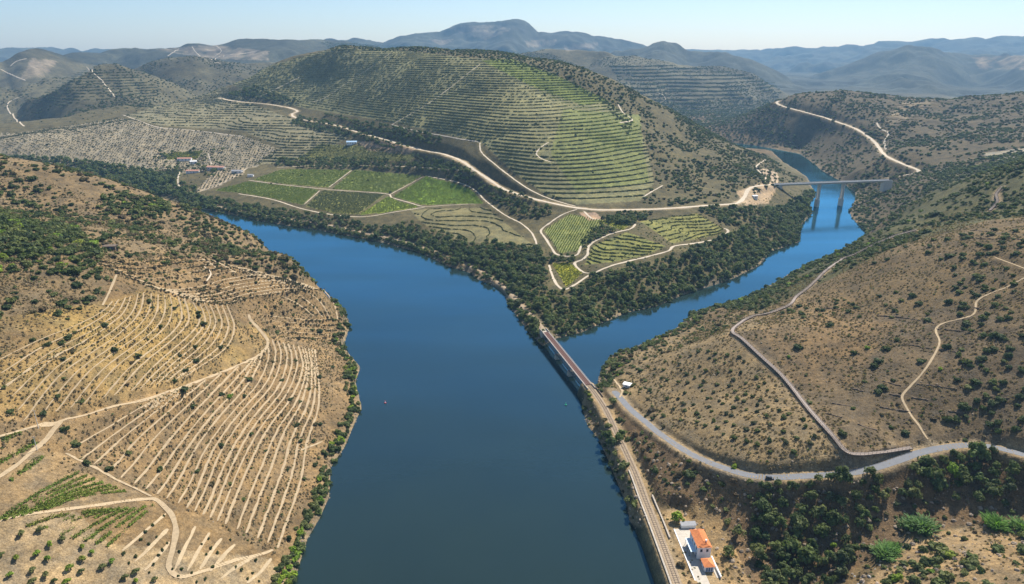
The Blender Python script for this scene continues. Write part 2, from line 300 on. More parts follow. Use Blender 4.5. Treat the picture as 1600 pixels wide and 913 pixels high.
# station yard, level with the railway
yard = np.array([(x, y, 10.0) for x, y in np.c_[at_z(np.linspace(1052, 1112, 16), np.linspace(806, 905, 16), 10.0)]])
carve([resample(yard, 1.5)], 6.5, 6, 0)
TRACKS = {  # name: (width m, pixel polyline)
 'main_left': (3.0, [(388, 490), (392, 500), (404, 514), (418, 532), (415, 546), (400, 558), (360, 576), (322, 591), (267, 611), (220, 626), (175, 636), (130, 650), (97, 657), (75, 659), (57, 666), (30, 674), (-12, 684)]),
 'left_fork': (3.6, [(97, 657), (84, 672), (70, 690), (50, 706), (25, 728), (-12, 752)]),
 'left_low': (3.0, [(-12, 816), (30, 806), (70, 800), (130, 793), (190, 784), (232, 780), (252, 787), (268, 806), (275, 830), (270, 858), (263, 885), (285, 902), (330, 888), (370, 875), (410, 866), (428, 860)]),
 'left_diag': (1.6, [(100, 706), (130, 722), (160, 737), (182, 750), (215, 765), (238, 778)]),
 'left_top': (2.0, [(182, 428), (176, 445), (168, 462), (160, 478)]),
 'left_spur': (1.3, [(318, 415), (330, 428), (322, 440)]),
 'left_river': (2.0, [(505, 690), (480, 700), (460, 705)]),
 'hill_a': (3.4, [(750, 222), (752, 238), (772, 256), (800, 278), (830, 298), (862, 312), (900, 323)]),
 'hill_b': (2.6, [(612, 195), (650, 205), (690, 212), (722, 218), (748, 222)]),
 'hill_c': (3.4, [(858, 222), (846, 230), (838, 240), (845, 248), (862, 254)]),
 'hill_d': (4.0, [(966, 163), (973, 176), (988, 188), (968, 192)]),
 'hill_e': (3.4, [(1036, 290), (1018, 300), (1004, 309)]),
 'hill_f': (2.4, [(752, 100), (735, 112), (700, 140), (665, 165), (625, 188), (610, 196)]),
 'hill_g': (2.4, [(612, 82), (580, 105), (545, 128), (510, 152), (488, 160)]),
 'hill_h': (2.2, [(470, 120), (430, 140), (405, 152)]),
 'flat_a': (3.0, [(388, 282), (450, 290), (520, 297), (602, 303), (612, 309), (640, 317), (662, 323), (700, 321), (742, 319)]),
 'flat_b': (3.6, [(372, 303), (425, 312), (470, 326), (520, 336), (570, 339), (620, 331), (664, 324)]),
 'flat_c': (3.2, [(664, 275), (685, 279), (715, 285), (740, 296), (760, 315), (790, 337), (815, 350), (832, 366), (840, 386)]),
 'flat_d': (2.2, [(664, 275), (640, 288), (608, 305)]), 'flat_e': (2.2, [(550, 266), (530, 281), (514, 293)]), 'flat_f': (2.0, [(500, 298), (475, 320)]),
 'flat_g': (3.6, [(432, 262), (500, 259), (580, 259), (660, 262), (740, 268)]),
 'tip_a': (3.6, [(902, 327), (880, 335), (860, 348), (845, 361), (852, 372), (862, 388), (870, 398), (890, 401), (902, 398), (908, 384)]),
 'tip_b': (4.0, [(912, 330), (925, 342), (938, 343)]), 'tip_c': (4.2, [(993, 350), (985, 358), (960, 364), (935, 374), (920, 385), (918, 398), (908, 407), (898, 412), (908, 424), (925, 427), (960, 414), (1010, 402), (1046, 392), (1052, 385), (1090, 380), (1125, 372), (1138, 362), (1130, 356)]),
 'tip_d': (3.6, [(858, 414), (866, 438), (880, 453), (900, 444), (925, 427)]),
 'right_path': (1.5, [(1450, 690), (1438, 668), (1424, 650), (1410, 625), (1412, 615), (1440, 585), (1458, 558), (1468, 535), (1462, 516), (1476, 505), (1520, 492), (1526, 472), (1545, 460), (1575, 448), (1612, 428)]),
 'right_path_b': (1.4, [(1553, 402), (1580, 412), (1612, 424)]), 'shed_path': (2.0, [(968, 622), (973, 612), (965, 600), (958, 592)]),
 'far_left': (5.0, [(30, 152), (14, 160), (12, 170), (22, 184), (38, 198)]), 'far_left_b': (4.0, [(135, 105), (150, 118), (162, 128)]),
 'right_far': (5.0, [(1370, 192), (1376, 202), (1388, 208), (1382, 222), (1384, 234)]), 'bridge_spur': (4.0, [(1200, 284), (1186, 268), (1182, 260), (1196, 250)]),
 'quinta_a': (4.0, [(282, 268), (278, 280), (280, 294)]), 'quinta_b': (3.6, [(325, 240), (331, 258)]), 'orchard_path': (3.4, [(192, 180), (220, 190), (250, 200), (300, 204), (380, 214)]),
 'ridge_a': (7.0, [(330, 94), (350, 87), (380, 84), (402, 80)]), 'ridge_b': (6.0, [(338, 72), (346, 80), (336, 88)]), 'ridge_c': (6.0, [(300, 73), (308, 84), (326, 96), (345, 99)]), 'ridge_d': (6.0, [(16, 104), (26, 96), (42, 92)]), 'ridge_e': (5.0, [(160, 128), (172, 142), (180, 152)]), 'ridge_f': (6.0, [(262, 88), (280, 76)]), 'ridge_g': (5.0, [(1020, 144), (1035, 148), (1040, 156)]), 'ridge_h': (6.0, [(0, 108), (20, 118), (40, 126)]),
 'plot_edge': (3.0, [(302, 303), (340, 290), (370, 274), (388, 262)]),
}
TRK = {k: (wd, ground_line(L, 1.6, 16)) for k, (wd, L) in TRACKS.items()}
for k, (wd, W) in TRK.items():
    if W[0, 1] < 1300: carve([W], wd * .55, 2.5 + W[:, 1].mean() * .004, -.03)
# terrace benches on the left hillside: key lines in pixels, lofted between
def loft(keys, idx, n=26):
    K = []
    for kk in keys:
        P = dense(kk, 3.0); K.append(resample(np.c_[P], 1.0)); K[-1] = np.c_[[np.interp(np.linspace(0, 1, n), np.linspace(0, 1, len(K[-1])), K[-1][:, a]) for a in (0, 1)]].T
    K = np.array(K); lines = []
    for t in range(idx[-1] + 1):
        tt = t + (0 if t in idx else random.uniform(-.12, .12))
        lines.append(np.c_[[[np.interp(tt, idx, K[:, j, a]) for a in (0, 1)] for j in range(n)]])
    return lines
lower = loft([[(492, 546), (498, 600), (497, 640), (480, 690), (470, 750), (450, 810), (434, 856)],
              [(466, 540), (473, 575), (456, 620), (420, 668), (395, 715), (367, 780), (352, 820)],
              [(425, 530), (431, 555), (415, 600), (375, 645), (335, 700), (310, 760), (292, 794)],
              [(394, 564), (358, 604), (312, 655), (277, 700), (250, 738), (228, 764)],
              [(322, 593), (290, 620), (250, 655), (212, 690), (185, 722), (168, 738)],
              [(262, 613), (215, 640), (165, 670), (122, 695), (104, 706)]], [0, 5, 10, 14, 17, 20])
upper = loft([[(352, 472), (366, 510), (356, 540), (330, 562), (305, 578), (285, 592)],
              [(298, 466), (312, 500), (292, 527), (262, 553), (235, 578), (205, 612)],
              [(225, 456), (217, 490), (182, 525), (142, 552), (90, 590), (36, 660)],
              [(176, 470), (160, 487), (120, 508), (60, 532), (-8, 566)]], [0, 6, 13, 18])
upper += loft([[(120, 520), (60, 545), (-8, 585)], [(150, 545), (80, 580), (-8, 640)]], [0, 2])[1:2]
olds = loft([[(135, 404), (200, 412), (262, 404), (310, 402), (345, 424)], [(215, 440), (262, 452), (312, 448), (355, 436), (420, 430), (480, 445)], [(300, 470), (350, 474), (400, 462), (450, 455), (500, 452)]], [0, 5, 11])
olds += loft([[(412, 492), (450, 497), (490, 500), (532, 498)], [(440, 528), (480, 527), (510, 530), (534, 536)]], [0, 4])
olds += loft([[(505, 452), (522, 475), (528, 500)], [(440, 462), (470, 478), (492, 496)]], [0, 3])
def hillines(Ls, step=1.3):
    o = []
    for L in Ls:
        W = ground_line(L, step, 12)
        if len(W) > 6: o.append(W)
    return o
T_low, T_up, T_old = hillines(lower), hillines(upper), hillines(olds)
def bench(W, amt):  # pull each bench line towards its own mean level: contour terraces
    return W
TD = carve(T_low + T_up, 1.5, 1.7, -.03)
TD = np.minimum(TD, carve(T_old, 1.3, 2.6, -.03))

# ------------------------------------------------------------------ which ground is which (land cover per grid vertex)
VPX, VPY, VDEP = project(GX, GY, H)
ELEV = (H - HC) / RR; cm = np.maximum.accumulate(ELEV, 0); VIS = ELEV >= cm - 2.0 / RR
dl = np.vstack([[(-10, 60), (-10, 150)], [(np.array(at_z(a, b, 0))) for a, b in [(750, 913), (720, 700), (700, 560), (640, 470), (480, 385), (320, 345)]], [(-700, 1130), (-1500, 1420), (-2600, 1600)]])
reg = np.zeros(H.shape, np.int8)   # 0 central, 1 left, 2 right, 3 far
reg[inpoly(GX, GY, np.vstack([dl, [(-6000, 1600), (-6000, 0)]]))] = 1
dr = np.vstack([[(-10, 60), (-10, 150)], [np.array(at_z(a, b, 0)) for a, b in [(850, 913), (800, 650), (830, 580), (900, 560), (1000, 515), (1120, 455), (1220, 412), (1290, 370), (1300, 320), (1290, 285), (1240, 255)]], [(560, 1950), (460, 2110), (650, 2550), (900, 2900)], [(6000, 2900), (6000, 0)]])
reg[inpoly(GX, GY, dr)] = 2
reg[(RR > 2300) & (reg != 2)] = 3; reg[(RR > 2750)] = 3

GC = np.zeros(H.shape + (3,)); GC[:] = (.145, .13, .075)          # scrubby hills
def paint(poly, c, r=None, soft=.0, amt=1.0, nz=0.0, pos=None):
    m = inpoly(VPX, VPY, poly)
    if r is not None: m &= np.isin(reg, np.atleast_1d(r))
    a = m.astype(float) * amt
    if nz: a = a * np.clip(.5 + nz * fbm(GX, GY, 40, 3, int(abs(poly[0][0]) + 7)), 0, 1)
    GC[:] = GC * (1 - a[..., None]) + np.array(c) * a[..., None]
    return m
DRY = (.245, .17, .098); TAN = (.40, .285, .155); BROWN = (.17, .125, .075); PALE = (.46, .38, .265); SCRUB = (.135, .125, .065); GREEN = (.075, .085, .035); VINE = (.125, .135, .055); SOIL = (.36, .30, .22)
GC[reg == 1] = DRY; GC[reg == 2] = BROWN; GC[reg == 0] = (.105, .092, .05)
GC[reg == 3] = (.092, .086, .054)
GC[(reg == 3) & (RR > 4300)] = (.055, .058, .042)
# left bank
paint([(0, 200), (300, 320), (520, 440), (400, 432), (320, 402), (130, 405), (170, 440), (160, 480), (0, 520), (-900, 520), (-900, 200)], (.20, .148, .092), 1)
paint([(170, 470), (230, 450), (420, 520), (420, 545), (330, 590), (150, 640), (-400, 700), (-400, 560)], (.32, .225, .095), 1, nz=.8)
paint([(-300, 810), (120, 800), (170, 850), (420, 872), (460, 930), (-300, 1500)], (.34, .255, .165), 1)
paint([(-300, 690), (100, 708), (235, 780), (130, 792), (-300, 830)], (.25, .18, .11), 1)
# central
ORCH = [(-400, 200), (30, 208), (190, 185), (260, 200), (380, 212), (440, 235), (400, 262), (330, 268), (220, 275), (120, 262), (-400, 235)]
paint(ORCH, (.27, .235, .17), 0)
paint([(302, 303), (335, 268), (385, 262), (380, 272), (340, 292)], SOIL, 0)
HILLV = [(350, 125), (430, 100), (530, 74), (640, 80), (740, 92), (800, 92), (870, 118), (950, 158), (1000, 200), (1012, 235), (1022, 285), (1000, 314), (900, 320), (855, 306), (800, 268), (756, 225), (690, 208), (615, 192), (480, 170), (400, 152)]
paint(HILLV, (.185, .178, .092), 0)
paint([(752, 95), (800, 92), (870, 118), (950, 158), (910, 165), (820, 130)], (.15, .175, .05), 0)
paint([(880, 170), (1000, 180), (1005, 235), (1015, 285), (900, 300), (860, 240)], (.16, .175, .065), 0)
HILLV2 = [(195, 182), (345, 132), (405, 168), (470, 190), (545, 215), (470, 252), (395, 258), (440, 230), (380, 205), (250, 196)]
paint(HILLV2, (.19, .175, .11), 0)
PLOTS = [([(395, 281), (440, 265), (548, 266), (513, 293), (450, 288)], (.19, .215, .06)), ([(554, 266), (660, 275), (610, 302), (520, 295)], (.165, .2, .055)), ([(666, 276), (700, 284), (735, 296), (755, 318), (690, 319), (660, 320), (615, 307)], (.17, .26, .035)),
         ([(335, 298), (388, 284), (498, 297), (473, 320), (430, 311), (380, 302)], (.175, .205, .055)), ([(505, 298), (600, 304), (560, 335), (520, 333), (478, 322)], (.19, .2, .06)), ([(606, 307), (625, 316), (655, 323), (610, 331), (562, 336)], (.24, .3, .045)),
         ([(462, 250), (500, 225), (560, 228), (650, 240), (640, 252), (560, 250)], (.23, .23, .08)), ([(850, 360), (890, 335), (945, 345), (925, 370), (902, 393), (875, 396)], (.2, .22, .08)), ([(914, 414), (926, 385), (980, 363), (1040, 385), (1008, 399), (960, 409)], (.19, .195, .065)),
         ([(1000, 346), (1090, 334), (1130, 358), (1122, 367), (1050, 380), (1035, 370)], (.185, .185, .065)), ([(863, 412), (890, 411), (910, 426), (885, 449)], (.27, .27, .03)), ([(935, 346), (960, 341), (985, 351), (972, 360)], (.22, .23, .045)),
         ([(258, 240), (318, 235), (308, 248), (262, 250)], (.2, .21, .06)), ([(232, 270), (286, 265), (276, 286), (250, 285)], (.16, .17, .065)), ([(640, 327), (760, 325), (835, 385), (720, 378), (660, 350)], (.17, .155, .08))]
PM = [paint(p, c, 0) for p, c in PLOTS]
paint([(560, 222), (600, 220), (650, 232), (640, 242), (575, 236)], (.33, .24, .16), 0)
paint([(1150, 300), (1190, 286), (1215, 292), (1200, 318), (1165, 322)], (.36, .27, .18), 0)
paint([(1188, 262), (1215, 270), (1218, 290), (1196, 288)], (.42, .33, .24), 0)
paint([(905, 333), (930, 332), (942, 342), (920, 345)], (.4, .28, .19), 0)
# right bank
paint([(930, 590), (960, 560), (1060, 520), (1180, 480), (1330, 710), (1200, 740), (1060, 690)], (.245, .185, .115), 2)
paint([(1140, 520), (1330, 500), (1500, 480), (1700, 520), (1700, 700), (1450, 690), (1330, 700)], (.155, .118, .08), 2)
paint([(1180, 500), (1300, 450), (1400, 500), (1330, 600), (1240, 600)], (.24, .165, .095), 2, nz=.9)
paint([(1130, 480), (1390, 350), (1480, 260), (1700, 240), (1700, 330), (1540, 345), (1400, 385), (1290, 440), (1190, 485)], (.105, .10, .05), 2)
paint([(950, 610), (1020, 680), (1100, 728), (1240, 755), (1400, 730), (1700, 712), (1700, 800), (1420, 830), (1280, 930), (1200, 930), (1050, 800), (980, 700)], (.175, .12, .075), 2)
paint([(1050, 790), (1120, 790), (1180, 930), (1060, 930)], (.29, .20, .11), 2)
paint([(1340, 930), (1420, 840), (1700, 790), (1700, 990)], (.31, .22, .13), 2)
paint([(1310, 722), (1325, 716), (1420, 706), (1400, 718), (1340, 732), (1300, 738)], (.3, .22, .14), 2)
paint([(1100, 186), (1300, 120), (1430, 90), (1700, 70), (1700, 250), (1480, 275), (1390, 345), (1310, 345), (1250, 238)], (.118, .095, .06), 2)
for poly in ([(1360, 210), (1420, 150), (1560, 95), (1640, 95), (1500, 130), (1420, 185)],): paint(poly, (.28, .22, .15), 2, nz=.9)
paint([(1520, 90), (1700, 82), (1700, 110), (1530, 108)], (.27, .21, .14), [2, 3], nz=.9)
paint([(1535, 240), (1610, 230), (1610, 248), (1545, 250)], (.34, .3, .24), 2)
# far fields
for poly in ([(700, 42), (770, 38), (800, 46), (760, 62), (720, 52)], [(820, 64), (870, 62), (865, 72), (825, 74)], [(880, 72), (935, 66), (930, 76), (885, 80)], [(670, 62), (710, 62), (690, 72)], [(240, 78), (330, 70), (420, 80), (420, 95), (330, 92)], [(50, 92), (90, 95), (70, 120), (30, 125)]):
    paint(poly, (.24, .2, .155), 3, nz=.8)
# contour terraces show as pale banks on the old vineyards across the river
terr = (reg == 0) & inpoly(VPX, VPY, [(640, 327), (760, 325), (835, 385), (720, 378), (660, 350)])
# bare earth beside the wooden stairway, rocks at the waterline
WALK = [(1424, 702), (1400, 706), (1370, 710), (1340, 713), (1324, 712), (1300, 683), (1262, 640), (1224, 592), (1190, 560), (1160, 532), (1144, 520), (1158, 506), (1176, 497), (1205, 490), (1234, 478), (1244, 466), (1262, 452), (1275, 440), (1290, 425), (1312, 410), (1340, 397), (1370, 382), (1400, 370), (1432, 361)]
WALK2 = [(1546, 331), (1558, 318), (1556, 306), (1566, 293)]
walk = ground_line(WALK, .8, 10); walk2 = ground_line(WALK2, .8, 10)
WD, _ = stamp([walk, walk2], 7.0)
k = np.clip((1 - sstep(2.0, 5.0, WD + 1.6 * fbm(GX, GY, 6, 2, 71))), 0, 1)[..., None] * .9
GC = GC * (1 - k) + np.array((.34, .255, .17)) * k
k = (sstep(7, 0, SD) * (SD > -3))[..., None] * .8; GC = GC * (1 - k) + np.array((.27, .21, .15)) * k
k = ((SD < -.2) * 1.0)[..., None]; GC = GC * (1 - k) + np.array((.06, .065, .045)) * k
RD, _ = stamp([rail, resample(yard, 1.5)], 8.0); k = (1 - sstep(4, 8, RD))[..., None] * .8; GC = GC * (1 - k) + np.array((.37, .27, .165)) * k
RD2, _ = stamp([road], 7.0); k = (1 - sstep(4.2, 6.5, RD2 + fbm(GX, GY, 5, 2, 77)))[..., None] * .85; GC = GC * (1 - k) + np.array((.34, .26, .175)) * k
RD3, _ = stamp([roadc, roadr], 14.0); k = (1 - sstep(3.5, 8, RD3 + 4 * fbm(GX, GY, 14, 2, 78)))[..., None] * .8; GC = GC * (1 - k) + np.array((.40, .31, .21)) * k
RD4, _ = stamp([railf], 6.0); k = (1 - sstep(2.5, 5, RD4))[..., None] * .8; GC = GC * (1 - k) + np.array((.34, .26, .18)) * k
ALLD, _ = stamp([W for _, W in TRK.values()], 4.0)
GC *= np.where((reg == 3)[..., None], (1 + .55 * fbm(GX, GY, 260, 5, 84) + .35 * fbm(GX, GY, 45, 3, 85))[..., None] * np.array((1.0, .98, .95)), 1.0)
GC *= (1 + .22 * fbm(GX, GY, 60, 3, 81) + .16 * fbm(GX, GY, 9, 2, 82))[..., None]
tone_ = np.where(reg == 1, .86, np.where(reg == 2, .82, 1.0))[..., None] * np.where(np.isin(reg, [1, 2])[..., None], np.array((.97, .98, .93)), 1.0); GC = np.clip(GC * tone_, .01, .9)

# ------------------------------------------------------------------ materials
def mat(name, col, rough=.85, noise=None, spec=.25, metal=0, bump=None, rnd=None, attr=None):
    m = bpy.data.materials.new(name); m.use_nodes = True; n = m.node_tree; b = n.nodes['Principled BSDF']
    b.inputs['Roughness'].default_value = rough; b.inputs['Specular IOR Level'].default_value = spec; b.inputs['Metallic'].default_value = metal
    src = None
    if attr:
        a = n.nodes.new('ShaderNodeAttribute'); a.attribute_name = attr; src = a.outputs['Color']
    else:
        c = n.nodes.new('ShaderNodeRGB'); c.outputs[0].default_value = (*col, 1); src = c.outputs[0]
    tc = n.nodes.new('ShaderNodeNewGeometry') if attr or noise and noise[0][2:] else n.nodes.new('ShaderNodeTexCoord')
    vec = tc.outputs['Position'] if tc.bl_idname == 'ShaderNodeNewGeometry' else tc.outputs['Object']
    for sc_, amt, *_ in (noise or []):
        t = n.nodes.new('ShaderNodeTexNoise'); t.inputs['Scale'].default_value = sc_; t.inputs['Detail'].default_value = 4; t.inputs['Roughness'].default_value = .65
        n.links.new(vec, t.inputs['Vector'])
        mr = n.nodes.new('ShaderNodeMapRange'); mr.inputs[1].default_value = .3; mr.inputs[2].default_value = .7; mr.inputs[3].default_value = 1 - amt; mr.inputs[4].default_value = 1 + amt
        n.links.new(t.outputs[0], mr.inputs[0])
        v = n.nodes.new('ShaderNodeVectorMath'); v.operation = 'SCALE'; n.links.new(src, v.inputs[0]); n.links.new(mr.outputs[0], v.inputs['Scale']); src = v.outputs[0]
    if attr:
        t = n.nodes.new('ShaderNodeTexNoise'); t.inputs['Scale'].default_value = .085; t.inputs['Detail'].default_value = 5; t.inputs['Roughness'].default_value = .7; n.links.new(vec, t.inputs['Vector'])
        cr = n.nodes.new('ShaderNodeValToRGB'); cr.color_ramp.elements[0].position = .36; cr.color_ramp.elements[1].position = .64; cr.color_ramp.elements[0].color = (.72, .74, .76, 1); cr.color_ramp.elements[1].color = (1.22, 1.12, .93, 1)
        n.links.new(t.outputs[0], cr.inputs[0]); v = n.nodes.new('ShaderNodeVectorMath'); v.operation = 'MULTIPLY'; n.links.new(src, v.inputs[0]); n.links.new(cr.outputs[0], v.inputs[1]); src = v.outputs[0]
    if rnd:
        oi = n.nodes.new('ShaderNodeObjectInfo'); cr = n.nodes.new('ShaderNodeValToRGB'); e = cr.color_ramp.elements
        e[0].color = (*rnd[0], 1); e[1].color = (*rnd[-1], 1)
        for i in range(1, len(rnd) - 1):
            q = e.new(i / (len(rnd) - 1)); q.color = (*rnd[i], 1)
        n.links.new(oi.outputs['Random'], cr.inputs[0])
        v = n.nodes.new('ShaderNodeVectorMath'); v.operation = 'MULTIPLY'; n.links.new(src, v.inputs[0]); n.links.new(cr.outputs[0], v.inputs[1]); src = v.outputs[0]
    n.links.new(src, b.inputs['Base Color'])
    if bump:
        t = n.nodes.new('ShaderNodeTexNoise'); t.inputs['Scale'].default_value = bump[0]; t.inputs['Detail'].default_value = 5; n.links.new(vec, t.inputs['Vector'])
        bn = n.nodes.new('ShaderNodeBump'); bn.inputs['Strength'].default_value = bump[1]; bn.inputs['Distance'].default_value = bump[2]
        n.links.new(t.outputs[0], bn.inputs['Height']); n.links.new(bn.outputs[0], b.inputs['Normal'])
    return m
G = 'geo'
M = {}
M['ground'] = mat('ground', None, .95, [(.45, .34), (1.7, .42), (.06, .16)], .1, bump=(1.1, .9, .5), attr='ground')
M['track'] = mat('track_earth', (.40, .305, .19), .95, [(.5, .16, G), (2.5, .14, G)], .1)
M['dirt'] = mat('dirt_road', (.50, .42, .315), .95, [(.3, .10, G), (1.2, .1, G)], .1)
M['asphalt'] = mat('asphalt', (.165, .17, .182), .85, [(.3, .08, G), (3, .1, G)], .3)
M['ballast'] = mat('ballast', (.31, .24, .165), .95, [(.7, .2, G), (3, .2, G)], .1)

# ------------------------------------------------------------------ mesh helpers
def mesh_obj(name, V, Fc, material, parent=None, smooth_=False, kind=None):
    me = bpy.data.meshes.new(name); V = np.asarray(V, float)
    me.from_pydata(V.tolist(), [], [tuple(map(int, f)) for f in Fc]) ; me.update()
    if smooth_: me.shade_smooth()
    o = bpy.data.objects.new(name, me); COL.objects.link(o)
    if material: me.materials.append(material)
    if parent: o.parent = parent
    if kind: o['kind'] = kind
    return o
def fast_mesh(name, V, Q, material, parent=None, cols=None, smooth_=True):
    me = bpy.data.meshes.new(name); nv, nf = len(V), len(Q); k = Q.shape[1]
    me.vertices.add(nv); me.vertices.foreach_set('co', np.ascontiguousarray(V, np.float32).ravel())
    me.loops.add(nf * k); me.loops.foreach_set('vertex_index', np.ascontiguousarray(Q, np.int32).ravel())
    me.polygons.add(nf); me.polygons.foreach_set('loop_start', np.arange(nf, dtype=np.int32) * k)
    me.update(calc_edges=True)
    if smooth_: me.polygons.foreach_set('use_smooth', np.ones(nf, bool))
    if cols is not None:
        a = me.color_attributes.new('ground', 'FLOAT_COLOR', 'POINT'); a.data.foreach_set('color', np.c_[cols, np.ones(nv)].astype(np.float32).ravel())
    me.materials.append(material); o = bpy.data.objects.new(name, me); COL.objects.link(o)
    if parent: o.parent = parent
    return o
def struct(o): o['kind'] = 'structure'; return o
def tag(o, label, cat, group=None):
    o['label'] = label; o['category'] = cat
    if group: o['group'] = group
    return o
def empty(name, loc=(0, 0, 0), rz=0):
    o = bpy.data.objects.new(name, None); COL.objects.link(o); o.location = loc; o.rotation_euler = (0, 0, rz); o.empty_display_size = .5; return o
class MB:
    def __init__(s): s.v = []; s.f = []
    def add(s, V, Fc):
        n = len(s.v); s.v += [tuple(p) for p in V]; s.f += [tuple(i + n for i in f) for f in Fc]; return s
    def box(s, x0, x1, y0, y1, z0, z1):
        return s.add([(x0, y0, z0), (x1, y0, z0), (x1, y1, z0), (x0, y1, z0), (x0, y0, z1), (x1, y0, z1), (x1, y1, z1), (x0, y1, z1)], [(0, 3, 2, 1), (4, 5, 6, 7), (0, 1, 5, 4), (1, 2, 6, 5), (2, 3, 7, 6), (3, 0, 4, 7)])
    def bar(s, a, b, wd, ht=None, up=(0, 0, 1)):
        a = Vector(a); b = Vector(b); d = (b - a).normalized(); sd = d.cross(Vector(up))
        if sd.length < 1e-4: sd = d.cross(Vector((1, 0, 0)))
        sd.normalize(); u = sd.cross(d).normalized(); h = (ht or wd) / 2; q = wd / 2
        V = [p + sd * i * q + u * j * h for p in (a, b) for i, j in ((-1, -1), (1, -1), (1, 1), (-1, 1))]
        return s.add(V, [(3, 2, 1, 0), (4, 5, 6, 7), (0, 1, 5, 4), (1, 2, 6, 5), (2, 3, 7, 6), (3, 0, 4, 7)])
    def cyl(s, a, b, r0, r1=None, n=10):
        a = Vector(a); b = Vector(b); d = (b - a).normalized(); r1 = r0 if r1 is None else r1
        e = d.cross(Vector((0, 0, 1)));
        if e.length < 1e-4: e = Vector((1, 0, 0))
        e.normalize(); g = d.cross(e); V = []
        for p, r in ((a, r0), (b, r1)):
            V += [p + (e * math.cos(t) + g * math.sin(t)) * r for t in [2 * math.pi * i / n for i in range(n)]]
        return s.add(V, [tuple(range(n))[::-1], tuple(range(n, 2 * n))] + [(i, (i + 1) % n, n + (i + 1) % n, n + i) for i in range(n)])
    def build(s, name, material, parent=None, sm=False):
        return mesh_obj(name, s.v, s.f, material, parent, sm)
def ribbon(name, W, width, material, parent=None, dz=.12, jit=.15, nseg=2, crown=0.0, hfun=True):
    W = np.asarray(W); t = np.gradient(W[:, :2], axis=0); t /= np.linalg.norm(t, axis=1)[:, None] + 1e-9; nrm = np.c_[-t[:, 1], t[:, 0]]
    V = []; n = len(W); s = np.arange(n)
    taper = np.minimum(1, np.minimum(s + 1, n - s) / 4.0) ** .5
    for k in range(nseg + 1):
        u = k / nseg * 2 - 1
        wv = width / 2 * (1 + jit * vnoise(s * .23 + 50 * (u > 0), W[:, 0] * .0 + len(W) * .37, 5)) * taper
        p = W[:, :2] + nrm * (u * wv)[:, None]
        z = hz(p[:, 0], p[:, 1]) + dz if hfun else W[:, 2] + dz
        V.append(np.c_[p, z])
    V = np.stack(V, 1).reshape(-1, 3); m = nseg + 1; q = np.arange(n - 1)[:, None] * m + np.arange(nseg)[None]
    Q = np.stack([q, q + m, q + m + 1, q + 1], -1).reshape(-1, 4)[:, ::-1]
    return fast_mesh(name, V, Q, material, parent)

# ------------------------------------------------------------------ terrain meshes
idx = np.arange(NR * NC).reshape(NR, NC); V_all = np.c_[GX.ravel(), GY.ravel(), H.ravel()]
quad = np.stack([idx[:-1, :-1], idx[:-1, 1:], idx[1:, 1:], idx[1:, :-1]], -1)[..., ::-1]
wet = (np.maximum(np.maximum(H[:-1, :-1], H[1:, 1:]), np.maximum(H[:-1, 1:], H[1:, :-1])) < -2.0)
fr = reg[:-1, :-1]; GRD = {}
for code, nm in ((1, 'vineyard_hillside'), (0, 'promontory_hill'), (2, 'stairway_hillside'), (3, 'distant_hills')):
    Q = quad[(fr == code) & ~wet].reshape(-1, 4); u, inv = np.unique(Q, return_inverse=True)
    GRD[code] = struct(fast_mesh(nm, V_all[u], inv.reshape(-1, 4), M['ground'], None, GC.reshape(-1, 3)[u]))
